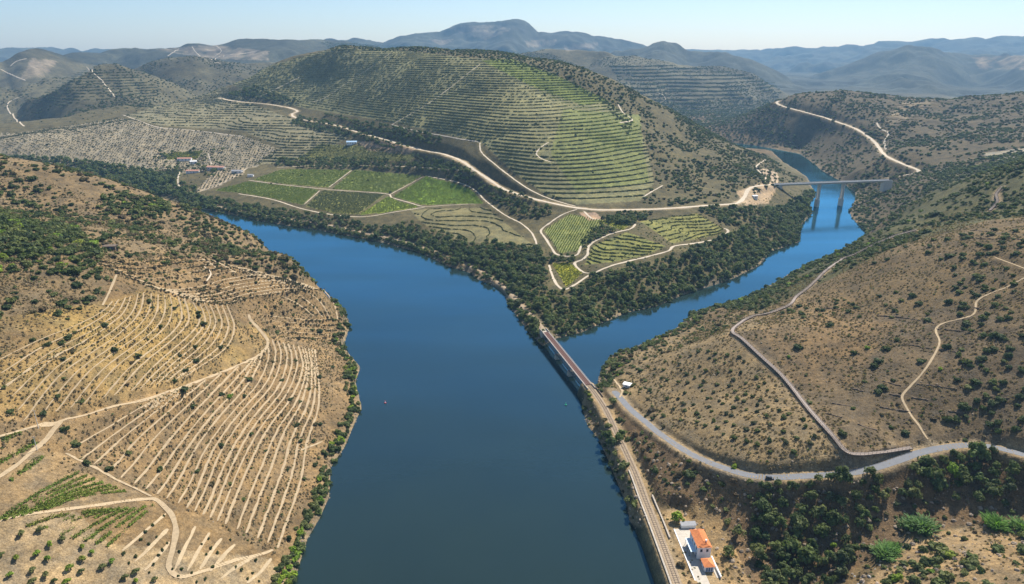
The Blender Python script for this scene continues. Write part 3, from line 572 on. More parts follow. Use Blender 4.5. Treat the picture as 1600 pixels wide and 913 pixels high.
# ------------------------------------------------------------------ river
def water_material():
    m = bpy.data.materials.new('river_water'); m.use_nodes = True; n = m.node_tree; n.nodes.clear(); out = n.nodes.new('ShaderNodeOutputMaterial')
    g = n.nodes.new('ShaderNodeNewGeometry')
    def noise(scale, det):
        t = n.nodes.new('ShaderNodeTexNoise'); t.inputs['Scale'].default_value = scale; t.inputs['Detail'].default_value = det; n.links.new(g.outputs['Position'], t.inputs['Vector']); return t
    t1 = noise(.35, 3); t2 = noise(1.6, 3); t3 = noise(.012, 4)
    a = n.nodes.new('ShaderNodeMath'); a.operation = 'MULTIPLY_ADD'; a.inputs[1].default_value = .35; n.links.new(t2.outputs[0], a.inputs[0]); n.links.new(t1.outputs[0], a.inputs[2])
    bm = n.nodes.new('ShaderNodeBump'); bm.inputs['Strength'].default_value = .25; bm.inputs['Distance'].default_value = .16; n.links.new(a.outputs[0], bm.inputs['Height'])
    mr = n.nodes.new('ShaderNodeMapRange'); mr.inputs[1].default_value = .35; mr.inputs[2].default_value = .65; mr.inputs[3].default_value = .06; mr.inputs[4].default_value = .14
    n.links.new(t3.outputs[0], mr.inputs[0])
    df = n.nodes.new('ShaderNodeBsdfDiffuse'); mx = n.nodes.new('ShaderNodeMix'); mx.data_type = 'RGBA'; mx.inputs[6].default_value = (.013, .024, .024, 1); mx.inputs[7].default_value = (.020, .033, .026, 1); n.links.new(t3.outputs[0], mx.inputs[0]); n.links.new(mx.outputs[2], df.inputs['Color'])
    gl = n.nodes.new('ShaderNodeBsdfGlossy'); gl.inputs['Color'].default_value = (.22, .68, 1.0, 1); n.links.new(mr.outputs[0], gl.inputs['Roughness']); n.links.new(bm.outputs[0], gl.inputs['Normal'])
    lw = n.nodes.new('ShaderNodeLayerWeight'); lw.inputs['Blend'].default_value = .5; n.links.new(bm.outputs[0], lw.inputs['Normal'])
    pw = n.nodes.new('ShaderNodeMath'); pw.operation = 'POWER'; pw.inputs[1].default_value = 3.0; n.links.new(lw.outputs['Facing'], pw.inputs[0])
    fr = n.nodes.new('ShaderNodeMath'); fr.operation = 'MULTIPLY_ADD'; fr.inputs[2].default_value = .012; n.links.new(pw.outputs[0], fr.inputs[0])
    mp = n.nodes.new('ShaderNodeMapping'); mp.inputs['Scale'].default_value = (.004, .016, 1); mp.inputs['Rotation'].default_value = (0, 0, .5); n.links.new(g.outputs['Position'], mp.inputs['Vector'])
    t4 = n.nodes.new('ShaderNodeTexNoise'); t4.inputs['Scale'].default_value = 1; t4.inputs['Detail'].default_value = 5; n.links.new(mp.outputs[0], t4.inputs['Vector'])
    m4 = n.nodes.new('ShaderNodeMapRange'); m4.inputs[1].default_value = .3; m4.inputs[2].default_value = .7; m4.inputs[3].default_value = .84; m4.inputs[4].default_value = 1.12; n.links.new(t4.outputs[0], m4.inputs[0]); n.links.new(m4.outputs[0], fr.inputs[1])
    ms = n.nodes.new('ShaderNodeMixShader'); n.links.new(fr.outputs[0], ms.inputs[0]); n.links.new(df.outputs[0], ms.inputs[1]); n.links.new(gl.outputs[0], ms.inputs[2]); n.links.new(ms.outputs[0], out.inputs['Surface'])
    return m
M['water'] = water_material()
gx = np.linspace(-2600, 1000, 37); gy = np.linspace(40, 2240, 23); wx, wy = np.meshgrid(gx, gy, indexing='ij')
wi = np.arange(wx.size).reshape(wx.shape); WQ = np.stack([wi[:-1, :-1], wi[1:, :-1], wi[1:, 1:], wi[:-1, 1:]], -1).reshape(-1, 4)
river = struct(fast_mesh('river', np.c_[wx.ravel(), wy.ravel(), np.zeros(wx.size)], WQ, M['water']))
# ------------------------------------------------------------------ road, track and bench surfaces
struct(ribbon('riverside_road', road, 4.9, M['asphalt'], None, .06, .02, 4))
struct(ribbon('valley_road', roadc, 6.0, M['dirt'], None, .25, .25, 4))
struct(ribbon('hillside_road', roadr, 7.0, M['dirt'], None, .30, .2, 4))
railway = struct(ribbon('railway', rail, 4.6, M['ballast'], None, .10, .10, 4))
struct(ribbon('railway_trackbed', railf, 3.0, M['ballast'], None, .15, .12, 2))
for k, (wd, W) in TRK.items():
    struct(ribbon('dirt_track', W, wd * (.82 if W[:, 1].mean() < 500 else .72), M['track'] if W[:, 1].mean() < 500 else M['dirt'], None, .12 + W[:, 1].mean() * .00015, .35, 2))
for L, wd in ((T_low, 1.35), (T_up, 1.0), (T_old, 1.15)):
    for W in L: ribbon('terrace_path', W, wd * random.uniform(.8, 1.15), M['track'], GRD[1], .11, .5, 2)
#@@VEG@@
# ------------------------------------------------------------------ foliage prototypes
def leaf_mat(name, ramp, rough=.7):
    m = mat(name, (1, 1, 1), rough, None, .15, rnd=ramp)
    n = m.node_tree; b = n.nodes['Principled BSDF']; src = b.inputs['Base Color'].links[0].from_socket
    g = n.nodes.new('ShaderNodeNewGeometry'); mr = n.nodes.new('ShaderNodeMapRange'); mr.inputs[3].default_value = .62; mr.inputs[4].default_value = 1.5; n.links.new(g.outputs['Random Per Island'], mr.inputs[0])
    x = n.nodes.new('ShaderNodeVectorMath'); x.operation = 'SCALE'; n.links.new(src, x.inputs[0]); n.links.new(mr.outputs[0], x.inputs['Scale']); n.links.new(x.outputs[0], b.inputs['Base Color'])
    tr = n.nodes.new('ShaderNodeBsdfTranslucent'); y = n.nodes.new('ShaderNodeVectorMath'); y.operation = 'MULTIPLY'; y.inputs[1].default_value = (1.25, 1.35, .7); n.links.new(x.outputs[0], y.inputs[0]); n.links.new(y.outputs[0], tr.inputs['Color'])
    ms = n.nodes.new('ShaderNodeMixShader'); ms.inputs[0].default_value = .34; n.links.new(b.outputs[0], ms.inputs[1]); n.links.new(tr.outputs[0], ms.inputs[2]); n.links.new(ms.outputs[0], n.nodes['Material Output'].inputs['Surface'])
    return m
LM = {
 'dark': leaf_mat('foliage_holm_oak', [(.045, .066, .026), (.068, .094, .032), (.085, .105, .038), (.058, .080, .036), (.105, .122, .042)]),
 'mid': leaf_mat('foliage_olive_green', [(.082, .112, .034), (.120, .145, .046), (.150, .162, .060), (.100, .128, .046), (.175, .180, .066)]),
 'lime': leaf_mat('foliage_lime', [(.17, .26, .035), (.22, .29, .035), (.14, .23, .035), (.20, .22, .035)]),
 'wood': leaf_mat('foliage_woodland', [(.060, .092, .034), (.090, .125, .040), (.122, .155, .050), (.074, .105, .046), (.16, .185, .056), (.10, .115, .060)]),
 'grey': leaf_mat('foliage_dry_shrub', [(.115, .085, .052), (.15, .112, .066), (.10, .088, .05), (.14, .12, .058), (.085, .07, .045)]),
 'olive': leaf_mat('foliage_olive_tree', [(.085, .095, .052), (.105, .115, .062), (.075, .09, .048), (.12, .125, .07)]),
 'vine': leaf_mat('foliage_vine', [(.062, .082, .034), (.082, .10, .040), (.055, .074, .032), (.098, .112, .044)]),
 'vinegreen': leaf_mat('foliage_vine_green', [(.13, .185, .032), (.165, .21, .038), (.11, .16, .032), (.19, .21, .045)]),
 'vineyellow': leaf_mat('foliage_vine_yellow', [(.21, .21, .03), (.16, .19, .03), (.25, .24, .035)]),
 'straw': leaf_mat('foliage_straw', [(.26, .195, .112), (.20, .15, .088), (.30, .23, .128), (.16, .128, .08)]),
 'reed': leaf_mat('foliage_reed', [(.11, .22, .04), (.14, .25, .05), (.12, .20, .07)]),
}
M['bark'] = mat('bark', (.13, .10, .075), .9, [(3, .3)], .1)
def quads(C, N, S, rs):
    """one leaf-clump quad per centre, facing about N"""
    n = len(C); N = N / (np.linalg.norm(N, axis=1)[:, None] + 1e-9)
    a = np.cross(N, rs.normal(size=(n, 3))); a /= np.linalg.norm(a, axis=1)[:, None] + 1e-9; b = np.cross(N, a)
    S = np.asarray(S)[:, None] * .5; e = rs.uniform(.6, 1.25, (n, 1))
    P = np.stack([C - a * S - b * S * e, C + a * S - b * S * .8 * e, C + a * S * .8 + b * S * e, C - a * S * .9 + b * S * .9 * e], 1)
    P += rs.normal(size=P.shape) * S[:, None] * .18
    return P.reshape(-1, 3), np.arange(4 * n).reshape(-1, 4)
def crown(seed, nl=260, nc=13, flat=.8, zb=.10, leaf=.115, spread=.34, tall=1.0):
    rs = np.random.default_rng(seed)
    u = rs.normal(size=(nc, 3)); u /= np.linalg.norm(u, axis=1)[:, None]; u[:, 2] = np.abs(u[:, 2]) * 1.1 - .25
    ce = u * (spread * rs.uniform(.45, 1.0, (nc, 1))); cr = rs.uniform(.13, .21, nc)
    k = rs.integers(0, nc, nl); d = rs.normal(size=(nl, 3)); d /= np.linalg.norm(d, axis=1)[:, None]; d[:, 2] = np.where(rs.random(nl) < .75, np.abs(d[:, 2]), d[:, 2])
    C = ce[k] + d * (cr[k] * rs.uniform(.75, 1.08, nl))[:, None]
    N = d + rs.normal(size=(nl, 3)) * .32 + np.array((0, 0, .25))
    C[:, 2] *= flat * tall; C[:, 2] -= C[:, 2].min() - zb
    V, Q = quads(C, N, rs.uniform(.7, 1.35, nl) * leaf, rs)
    # dark heart that closes the crown
    zc = C[:, 2].mean(); hs = np.percentile(C[:, 2], 88) - zc
    c6 = []; t6 = []
    for i, ph in enumerate((-60, -15, 30, 70)):
        for j in range(7):
            th = 2 * math.pi * (j + .5 * i) / 7; rr = .27 * math.cos(R(ph)) * rs.uniform(.8, 1.1)
            c6.append((rr * math.cos(th), rr * math.sin(th), zc + hs * .8 * math.sin(R(ph))))
    nv = len(V)
    for i in range(3):
        for j in range(7):
            t6.append((nv + i * 7 + j, nv + i * 7 + (j + 1) % 7, nv + (i + 1) * 7 + (j + 1) % 7, nv + (i + 1) * 7 + j))
    t6.append((nv + 21, nv + 22, nv + 23, nv + 24)); t6.append((nv + 24, nv + 25, nv + 26, nv + 21))
    return np.vstack([V, c6]), np.vstack([Q, np.array(t6)])
def trunk_geo(seed, h=.36, r=.035):
    rs = random.Random(seed); b = MB(); b.cyl((0, 0, -.06), (rs.uniform(-.02, .02), rs.uniform(-.02, .02), h), r, r * .65, 7)
    for k in range(4):
        t = 2 * math.pi * (k + rs.random() * .6) / 4; b.cyl((0, 0, h * .8), (.2 * math.cos(t), .2 * math.sin(t), h + .22), r * .55, r * .2, 5)
    return np.array([tuple(v) for v in b.v]), b.f
def to_mesh(name, V, Fc, m):
    me = bpy.data.meshes.new(name); me.from_pydata(np.asarray(V).tolist(), [], [tuple(map(int, f)) for f in Fc]); me.materials.append(m); me.update(); return me
BUSH_G = [crown(100 + i, 210, 11, .78, -.03, .125) for i in range(4)]
TREE_G = [crown(200 + i, 340, 16, 1.0, .16, .098, .36, 1.08) for i in range(4)]
OLIV_G = [crown(300 + i, 170, 9, .8, .22, .125, .33) for i in range(2)]
TUFT_G = []
for i in range(3):
    rs = np.random.default_rng(400 + i); n = 26; a = rs.uniform(0, 6.28, n); rr = rs.uniform(0, .45, n)
    C = np.c_[rr * np.cos(a), rr * np.sin(a), rs.uniform(.08, .42, n) * (1 - rr)]; TUFT_G.append(quads(C, np.c_[np.cos(a), np.sin(a), rs.uniform(.2, 1.4, n)], rs.uniform(.18, .34, n), rs))
VINE_G = []
for i in range(3):
    rs = np.random.default_rng(500 + i); n = 34
    C = np.c_[rs.uniform(-.5, .5, n), rs.normal(0, .13, n), rs.uniform(.1, .55, n)]; VINE_G.append(quads(C, np.c_[rs.normal(0, .4, n), C[:, 1] * 6, rs.uniform(.2, 1.2, n)], rs.uniform(.16, .3, n), rs))
def reed_geo(seed, n=240):
    rs = np.random.default_rng(seed); V = []; Q = []
    for k in range(n):
        a = rs.uniform(0, 6.28); b0 = rs.uniform(0, .38) ** 1.0; x = b0 * math.cos(a); y = b0 * math.sin(a); h = rs.uniform(.35, .62) * (1 - .5 * b0); out = rs.uniform(.08, .3); w_ = rs.uniform(.018, .036)
        da = a + rs.normal() * .7; dx, dy = math.cos(da), math.sin(da); i0 = len(V)
        for t in (0, .4, .75, 1.0):
            cx_ = x + dx * out * t * t; cy_ = y + dy * out * t * t; cz = h * (t * 1.25 - .42 * t * t); ww = w_ * (1 - .75 * t)
            V += [(cx_ - dy * ww, cy_ + dx * ww, cz), (cx_ + dy * ww, cy_ - dx * ww, cz)]
        Q += [(i0 + 2 * j, i0 + 2 * j + 1, i0 + 2 * j + 3, i0 + 2 * j + 2) for j in range(3)]
    return np.array(V), np.array(Q)
_mc = {}
def pmesh(kind, gi, tone):
    key = (kind, gi, tone)
    if key not in _mc:
        V, Q = {'bush': BUSH_G, 'tree': TREE_G, 'olive': OLIV_G, 'tuft': TUFT_G, 'vine': VINE_G}[kind][gi]
        _mc[key] = to_mesh(f'{kind}_foliage', V, Q, LM[tone])
    return _mc[key]
TRUNKS = [to_mesh('tree_trunk', *trunk_geo(i), M['bark']) for i in range(3)]
# ------------------------------------------------------------------ instanced ground cover (what nobody could count)
_cols = {}
def proto_collection(kind, tone):
    key = (kind, tone)
    if key not in _cols:
        c = bpy.data.collections.new(f'{kind}_{tone}_shapes'); n = {'bush': 4, 'tree': 4, 'olive': 2, 'tuft': 3, 'vine': 3}[kind]
        for i in range(n): c.objects.link(bpy.data.objects.new(f'{kind}_{tone}_shape', pmesh(kind, i, tone)))
        _cols[key] = c
    return _cols[key]
_ng = {}
def node_group(kind, tone):
    key = (kind, tone)
    if key in _ng: return _ng[key]
    g = bpy.data.node_groups.new(f'spread_{kind}_{tone}', 'GeometryNodeTree')
    g.interface.new_socket('Geometry', in_out='INPUT', socket_type='NodeSocketGeometry'); g.interface.new_socket('Geometry', in_out='OUTPUT', socket_type='NodeSocketGeometry')
    i = g.nodes.new('NodeGroupInput'); o = g.nodes.new('NodeGroupOutput'); inst = g.nodes.new('GeometryNodeInstanceOnPoints'); ci_ = g.nodes.new('GeometryNodeCollectionInfo')
    ci_.inputs['Collection'].default_value = proto_collection(kind, tone); ci_.inputs['Separate Children'].default_value = True; ci_.inputs['Reset Children'].default_value = True
    inst.inputs['Pick Instance'].default_value = True
    def attr(nm, t):
        a = g.nodes.new('GeometryNodeInputNamedAttribute'); a.data_type = t; a.inputs['Name'].default_value = nm; return a.outputs['Attribute']
    g.links.new(i.outputs[0], inst.inputs['Points']); g.links.new(ci_.outputs[0], inst.inputs['Instance'])
    g.links.new(attr('pick', 'INT'), inst.inputs['Instance Index']); g.links.new(attr('turn', 'FLOAT_VECTOR'), inst.inputs['Rotation']); g.links.new(attr('size', 'FLOAT_VECTOR'), inst.inputs['Scale'])
    g.links.new(inst.outputs[0], o.inputs[0]); _ng[key] = g; return g
def spread(name, P, S, T, kind, tone):
    """P points, S per-point scale (n,3), T turn about z"""
    n = len(P); me = bpy.data.meshes.new(name); me.vertices.add(n); me.vertices.foreach_set('co', np.ascontiguousarray(P, np.float32).ravel())
    a = me.attributes.new('size', 'FLOAT_VECTOR', 'POINT'); a.data.foreach_set('vector', np.ascontiguousarray(S, np.float32).ravel())
    a = me.attributes.new('turn', 'FLOAT_VECTOR', 'POINT'); a.data.foreach_set('vector', np.c_[np.zeros(n), np.zeros(n), T].astype(np.float32).ravel())
    a = me.attributes.new('pick', 'INT', 'POINT'); a.data.foreach_set('value', rng.integers(0, 12, n).astype(np.int32))
    o = bpy.data.objects.new(name, me); COL.objects.link(o); md = o.modifiers.new('spread', 'NODES'); md.node_group = node_group(kind, tone); o['kind'] = 'stuff'; return o
# ------------------------------------------------------------------ scattering
def nearest(A, x, y):
    return A[np.clip(np.rint(row_of(x, y)).astype(int), 0, NR - 1), np.clip(np.rint(col_of(x, y)).astype(int), 0, NC - 1)]
VIS2 = ELEV >= cm - 14.0 / RR
BLK = (TD < 1.25) | (ALLD < 1.9) | (RD < 4.0) | (RD2 < 4.2) | (RD3 < 6.0) | (RD4 < 2.2) | (WD < 2.2)
def candidates(mask, spacing, prob, grid=False, rot=0.0, jit=.48, blk=True):
    xs = GX[mask]; ys = GY[mask]
    if not len(xs): return np.zeros((0, 2))
    c, s = math.cos(rot), math.sin(rot); u = xs * c + ys * s; v = -xs * s + ys * c
    a, b = np.meshgrid(np.arange(u.min(), u.max() + spacing, spacing), np.arange(v.min(), v.max() + spacing, spacing))
    a = a.ravel(); b = b.ravel(); j = jit * spacing * (.3 if grid else 1)
    a = a + rng.uniform(-j, j, a.shape); b = b + rng.uniform(-j, j, b.shape); x = a * c - b * s; y = a * s + b * c
    ok = (y > 20) & (np.hypot(x, y) > R0 + 2); x = x[ok]; y = y[ok]
    ok = nearest(mask, x, y) & (rng.random(len(x)) < prob)
    if blk: ok &= ~nearest(BLK, x, y)
    return np.c_[x[ok], y[ok]]
def zone(poly, r, rmax=1e9):
    m = inpoly(VPX, VPY, poly) & np.isin(reg, np.atleast_1d(r)) & VIS2 & (H > .3) & (RR < rmax)
    return m
ITEMS = {'bush': [], 'tree': [], 'olive': []}
def sow(kind, mask, spacing, prob, smin, smax, tones, where, grid=False, rot=0.0, clump=0.0, tall=(.85, 1.15)):
    P = candidates(mask, spacing, prob, grid, rot)
    if clump: P = P[rng.random(len(P)) < np.clip(.5 + clump * fbm(P[:, 0], P[:, 1], 45, 3, 91), 0, 1)]
    names = list(tones); wts = np.array([tones[k] for k in names], float); wts /= wts.sum()
    tn = rng.choice(len(names), len(P), p=wts); s = (smin + (smax - smin) * rng.random(len(P)) ** 1.5) * rng.choice([.75, 1, 1.15, 1.35], len(P), p=[.2, .4, .25, .15])
    z = hz(P[:, 0], P[:, 1]) if len(P) else []
    for (x, y), zz, t, q in zip(P, z, tn, s): ITEMS[kind].append((x, y, zz, q, names[t], where, random.uniform(*tall)))
def plant(kind, pix, size, tone, where):
    pix = np.asarray(pix, float); W = cast(pix[:, 0], pix[:, 1])
    for x, y, z in W:
        ITEMS[kind].append((x, y, hz(x, y).item() if hasattr(hz(x, y), 'item') else float(hz(x, y)), size * random.uniform(.85, 1.2), tone, where, random.uniform(.9, 1.15)))
def crop(L, x0, y0, k=4.0, dy=0): return [(x0 + a / k, y0 + b / k + dy) for a, b in L]
DK = {'dark': 5, 'mid': 3}; MX = {'dark': 3, 'mid': 5, 'lime': .25}; DRYMIX = {'dark': 2, 'mid': 3, 'grey': 3}
SHORE_L = (reg == 1) & (SD > .4) & (SD < 9) & VIS2
REEDZ = inpoly(VPX, VPY, [(1395, 785), (1485, 780), (1485, 850), (1420, 850), (1400, 890), (1345, 890), (1340, 840)]) | inpoly(VPX, VPY, [(1520, 792), (1620, 792), (1620, 838), (1520, 838)])
# left bank
S_TOP = [(-40, 200), (100, 215), (190, 250), (300, 295), (400, 350), (480, 385), (530, 445), (400, 430), (330, 402), (130, 405), (175, 440), (165, 478), (-40, 520)]
plant('bush', crop([(1005, 225), (715, 370), (860, 410), (1225, 440), (1090, 565), (1155, 617), (1205, 722), (395, 425), (400, 865), (60, 755), (1155, 497), (1125, 407), (1385, 645), (1525, 655), (1550, 555), (275, 765), (390, 325), (205, 308), (655, 215), (1380, 352), (1220, 350), (1245, 158), (1095, 108), (930, 62), (955, 105), (1240, 135), (1270, 210), (430, 290), (300, 335)], 0, 456), 5.4, 'dark', 'alone among the terrace paths')
plant('bush', crop([(1440, 660)], 0, 456), 4.8, 'lime', 'alone among the terrace paths')
plant('bush', [(250, 735), (308, 738), (170, 735), (135, 725), (120, 697), (52, 690), (440, 595), (455, 625), (500, 590), (520, 575), (465, 665), (500, 664), (470, 690), (490, 690), (560, 640)], 4.4, 'dark', 'on the lower river terraces')
sow('bush', zone([(-40, 330), (20, 340), (60, 350), (110, 352), (160, 388), (155, 404), (110, 402), (60, 398), (-40, 395)], 1), 4.8, .97, 6, 9.5, {'dark': 5, 'mid': 3, 'lime': .4}, 'in the dense left thicket')
sow('bush', zone([(160, 308), (185, 300), (250, 312), (275, 338), (240, 342), (165, 335)], 1), 5.2, .9, 5, 8.5, MX, 'on the left hill shoulder')
sow('bush', zone([(-40, 395), (130, 405), (175, 430), (165, 475), (90, 490), (-40, 500)], 1), 6.6, .95, 5, 9, {'dark': 6, 'mid': 2}, 'left of the terraces', clump=1.0)
sow('bush', zone(S_TOP, 1), 6.2, .95, 3.4, 8.6, {'dark': 5, 'mid': 6, 'grey': 2}, 'above the terraces', clump=.9)
sow('bush', zone(S_TOP, 1), 4.2, .8, 1.4, 3.4, {'dark': 3, 'mid': 4, 'grey': 4}, 'above the terraces', clump=.5)
sow('bush', zone([(270, 300), (400, 345), (480, 410), (520, 446), (400, 425), (300, 395)], 1), 5.4, .85, 3.2, 6.5, DRYMIX, 'above the river bend')
sow('bush', zone([(-40, 395), (60, 400), (110, 402), (150, 410), (175, 440), (60, 425), (-40, 430)], 1), 4.6, .85, 4, 7, {'mid': 6, 'dark': 4, 'lime': 1}, 'left of the terraces')
sow('bush', zone([(400, 395), (480, 408), (530, 445), (545, 500), (520, 470), (470, 430)], 1), 5.2, .85, 4.5, 7.5, MX, 'on the river bend crest')
sow('bush', zone([(130, 404), (330, 404), (480, 445), (534, 500), (534, 540), (440, 530), (380, 470), (240, 450)], 1), 6.5, .65, 2.4, 5.4, DRYMIX, 'on the old stone terraces')
sow('bush', zone([(170, 470), (380, 480), (500, 560), (500, 700), (430, 860), (340, 820), (180, 745), (-40, 690), (-40, 560)], 1), 8.5, .55, 1.8, 4.0, {'dark': 4, 'mid': 3, 'grey': 2}, 'between the terrace paths')
sow('bush', zone([(400, 480), (620, 440), (620, 720), (540, 760), (480, 913), (400, 930)], 1) & SHORE_L, 4.2, .9, 4.0, 7.0, {'mid': 5, 'dark': 4, 'lime': .8}, 'on the left river bank', tall=(.9, 1.3))
plant('bush', [(545, 583), (540, 575), (552, 590)], 6.0, 'lime', 'on the left river bank')
plant('bush', [(527, 690), (518, 694), (535, 690), (460, 876), (452, 888), (445, 898), (458, 902), (438, 908), (465, 868), (450, 912)], 5.5, 'lime', 'at the left bank foot')
plant('bush', [(505, 770), (498, 780), (490, 790), (510, 760), (475, 818), (482, 825), (470, 835), (465, 845)], 6.0, 'mid', 'on the left river bank')
# promontory and central hill
WOOD = {'wood': 8, 'mid': 1.2}
PROM = [(720, 405), (760, 380), (845, 392), (858, 450), (885, 458), (935, 432), (1060, 398), (1142, 368), (1180, 345), (1215, 325), (1290, 290), (1290, 380), (1200, 405), (1100, 460), (985, 497), (900, 530), (860, 520), (838, 480), (800, 455), (760, 420)]
sow('tree', zone(PROM, 0) & (SD > 2), 5.8, .86, 5.5, 10, {'wood': 7, 'mid': 2.5, 'dark': 1}, 'in the promontory wood', tall=(.85, 1.1))
sow('tree', zone([(640, 345), (720, 375), (800, 400), (840, 395), (810, 440), (700, 400), (600, 360)], 0), 7, .75, 5, 8.5, WOOD, 'below the promontory vineyards')
sow('tree', zone([(280, 285), (400, 305), (560, 338), (700, 345), (840, 480), (840, 545), (700, 430), (500, 375), (280, 335)], 0) & (SD > 1.5) & (SD < 36), 5.6, .85, 5, 9, WOOD, 'along the far river bank')
sow('bush', zone([(280, 285), (560, 338), (840, 480), (860, 545), (700, 430), (280, 335)], 0) & (SD > .3) & (SD < 9), 4.0, .9, 3.5, 7, {'dark': 4, 'mid': 5}, 'at the far waterline')
sow('bush', zone(PROM, 0) & (SD > .3) & (SD < 7), 4.0, .9, 4, 7, {'dark': 4, 'mid': 4}, 'at the promontory waterline')
sow('tree', zone([(-60, 240), (130, 252), (240, 270), (290, 292), (330, 318), (240, 305), (120, 285), (-60, 262)], 0) , 8, .9, 8, 13, {'wood': 6, 'mid': .6}, 'on the far left bank')
for poly, wh in (([(466, 182), (560, 202), (640, 222), (645, 240), (600, 232), (560, 218), (500, 206), (455, 195)], 'below the hill road'), ([(500, 176), (560, 190), (620, 200), (690, 215), (690, 232), (640, 222), (560, 200)], 'above the hill road'),
              ([(430, 250), (540, 248), (660, 254), (745, 262), (735, 276), (660, 268), (430, 262)], 'in the vineyard hedge line'), ([(645, 243), (720, 258), (760, 285), (830, 312), (870, 330), (840, 345), (800, 335), (750, 300), (700, 280), (660, 262)], 'between road and flat vineyards'),
              ([(400, 135), (465, 160), (400, 158), (355, 148)], 'at the upper road bend'), ([(930, 340), (1020, 330), (1010, 345), (985, 352), (950, 350)], 'beside the tip vineyards'), ([(905, 385), (935, 350), (960, 362), (925, 378), (915, 398)], 'between the tip vineyards'), ([(845, 395), (900, 402), (895, 412), (850, 412)], 'by the yellow plot'),
              ([(1090, 325), (1140, 322), (1210, 330), (1190, 345), (1140, 355), (1095, 332)], 'near the high bridge')):
    sow('tree', zone(poly, 0), 6.5, .85, 5.5, 9, {'wood': 6, 'mid': 2}, wh)
sow('bush', zone([(980, 140), (1190, 238), (1260, 285), (1215, 292), (1150, 312), (1060, 322), (1000, 318), (1025, 285), (1010, 225)], 0), 6.2, .97, 3.5, 8.5, {'dark': 6, 'mid': 5, 'grey': 1}, 'on the central hill flank', clump=1.0)
sow('bush', zone([(500, 66), (660, 72), (860, 84), (1000, 145), (990, 160), (985, 215), (945, 165), (880, 125), (760, 92), (640, 80), (520, 80)], [0, 3]), 7.5, .85, 4, 8, DK, 'on the central hill crest')
sow('bush', zone(HILLV, 0), 17, .35, 3, 5.5, DK, 'among the hill vine terraces', clump=1.5)
sow('tree', zone([(240, 240), (350, 235), (355, 278), (240, 278)], 0), 14, .5, 6, 9, {'wood': 6, 'mid': 2}, 'around the farmhouses')
sow('bush', zone([(0, 160), (330, 130), (470, 185), (640, 235), (640, 330), (830, 390), (300, 300), (0, 230)], 0), 16, .35, 3, 6, DK, 'between the far fields', clump=1.2)
sow('olive', zone(ORCH, 0), 8.2, .9, 3.4, 4.6, {'olive': 5, 'dark': 1}, 'in the pale far grove', grid=True, rot=.95)
sow('olive', zone([(302, 303), (335, 268), (385, 262), (380, 272), (340, 292)], 0), 6.5, .95, 3, 4, {'olive': 5}, 'below the farmhouses', grid=True, rot=.2)
# right bank
sow('bush', (reg == 2) & (SD > .4) & (SD < 16) & VIS2 & (GY > 425) & (GY < 1000), 4.8, .9, 4, 7, {'mid': 5, 'dark': 4, 'lime': .5}, 'on the near side-river bank')
sow('bush', (reg == 2) & (SD > .4) & (SD < 7) & VIS2 & (GY < 425), 4.0, .75, 3, 6.0, {'mid': 6, 'dark': 4, 'grey': 2}, 'below the railway')
sow('bush', zone([(1120, 480), (1240, 425), (1390, 345), (1480, 262), (1640, 238), (1640, 335), (1540, 345), (1400, 385), (1290, 438), (1190, 488)], 2), 4.8, .95, 3.4, 7, {'mid': 6, 'dark': 5, 'lime': .25}, 'on the green right slope', clump=1.2)
sow('bush', zone([(1180, 490), (1300, 440), (1400, 388), (1640, 340), (1640, 450), (1400, 480), (1250, 500)], 2), 8, .6, 3.5, 6.5, DK, 'along the upper stairway', clump=1.3)
plant('bush', crop([(390, 215), (185, 355), (535, 390), (740, 365), (805, 305), (685, 440), (660, 472), (955, 440), (1120, 352), (690, 632), (715, 608), (945, 80), (1130, 75), (1510, 360), (1410, 365), (1250, 445), (1340, 425), (1295, 570), (1465, 575), (1590, 285), (1590, 495), (1220, 730), (1410, 708), (1440, 675), (1570, 665), (1385, 835), (1440, 825), (1130, 805), (1175, 805), (855, 888), (465, 893), (790, 122), (530, 84), (1000, 185), (1240, 210), (1330, 210), (1410, 280), (1460, 290), (1500, 170), (1450, 175), (1245, 105), (1210, 105), (1300, 690), (1345, 735), (1540, 870), (1590, 800)], 1200, 456), 6.0, 'dark', 'right of the stairway')
plant('bush', crop([(130, 412), (1075, 487), (620, 355)], 1200, 456), 4.0, 'lime', 'right of the stairway')
plant('bush', [(1450, 337 + 60), (1505, 405), (1530, 400), (1545, 398), (1490, 420), (1520, 412), (1480, 402), (1452, 386), (1506, 369), (1553, 361)], 6.8, 'dark', 'in the upper right clump')
sow('bush', zone([(1480, 420), (1640, 420), (1640, 700), (1500, 690)], 2), 8, .7, 3.6, 7, {'dark': 5, 'mid': 4}, 'near the right edge')
sow('bush', zone([(1150, 520), (1480, 430), (1480, 690), (1330, 700)], 2), 13, .35, 2, 4, DRYMIX, 'right of the stairway')
sow('bush', zone([(940, 575), (1060, 515), (1150, 475), (1170, 500), (1110, 525), (1000, 570), (1060, 690), (1180, 740), (1100, 725), (960, 620)], 2), 6, .65, 2.4, 5, {'mid': 5, 'dark': 3, 'grey': 2}, 'above the riverside road')
sow('bush', zone([(955, 640), (1020, 690), (1100, 732), (1200, 755), (1200, 900), (1120, 800), (1010, 740)], 2), 5.0, .72, 2.6, 5.6, {'dark': 5, 'mid': 3, 'grey': 3}, 'on the rocky road bank')
sow('tree', zone([(1180, 758), (1260, 756), (1400, 735), (1520, 706), (1640, 718), (1640, 790), (1480, 792), (1420, 830), (1340, 880), (1300, 930), (1200, 930), (1175, 850)], 2) & ~REEDZ, 5.5, .93, 5, 9.5, {'dark': 4, 'wood': 4, 'mid': 6, 'lime': .25}, 'in the shady gully', tall=(.9, 1.25))
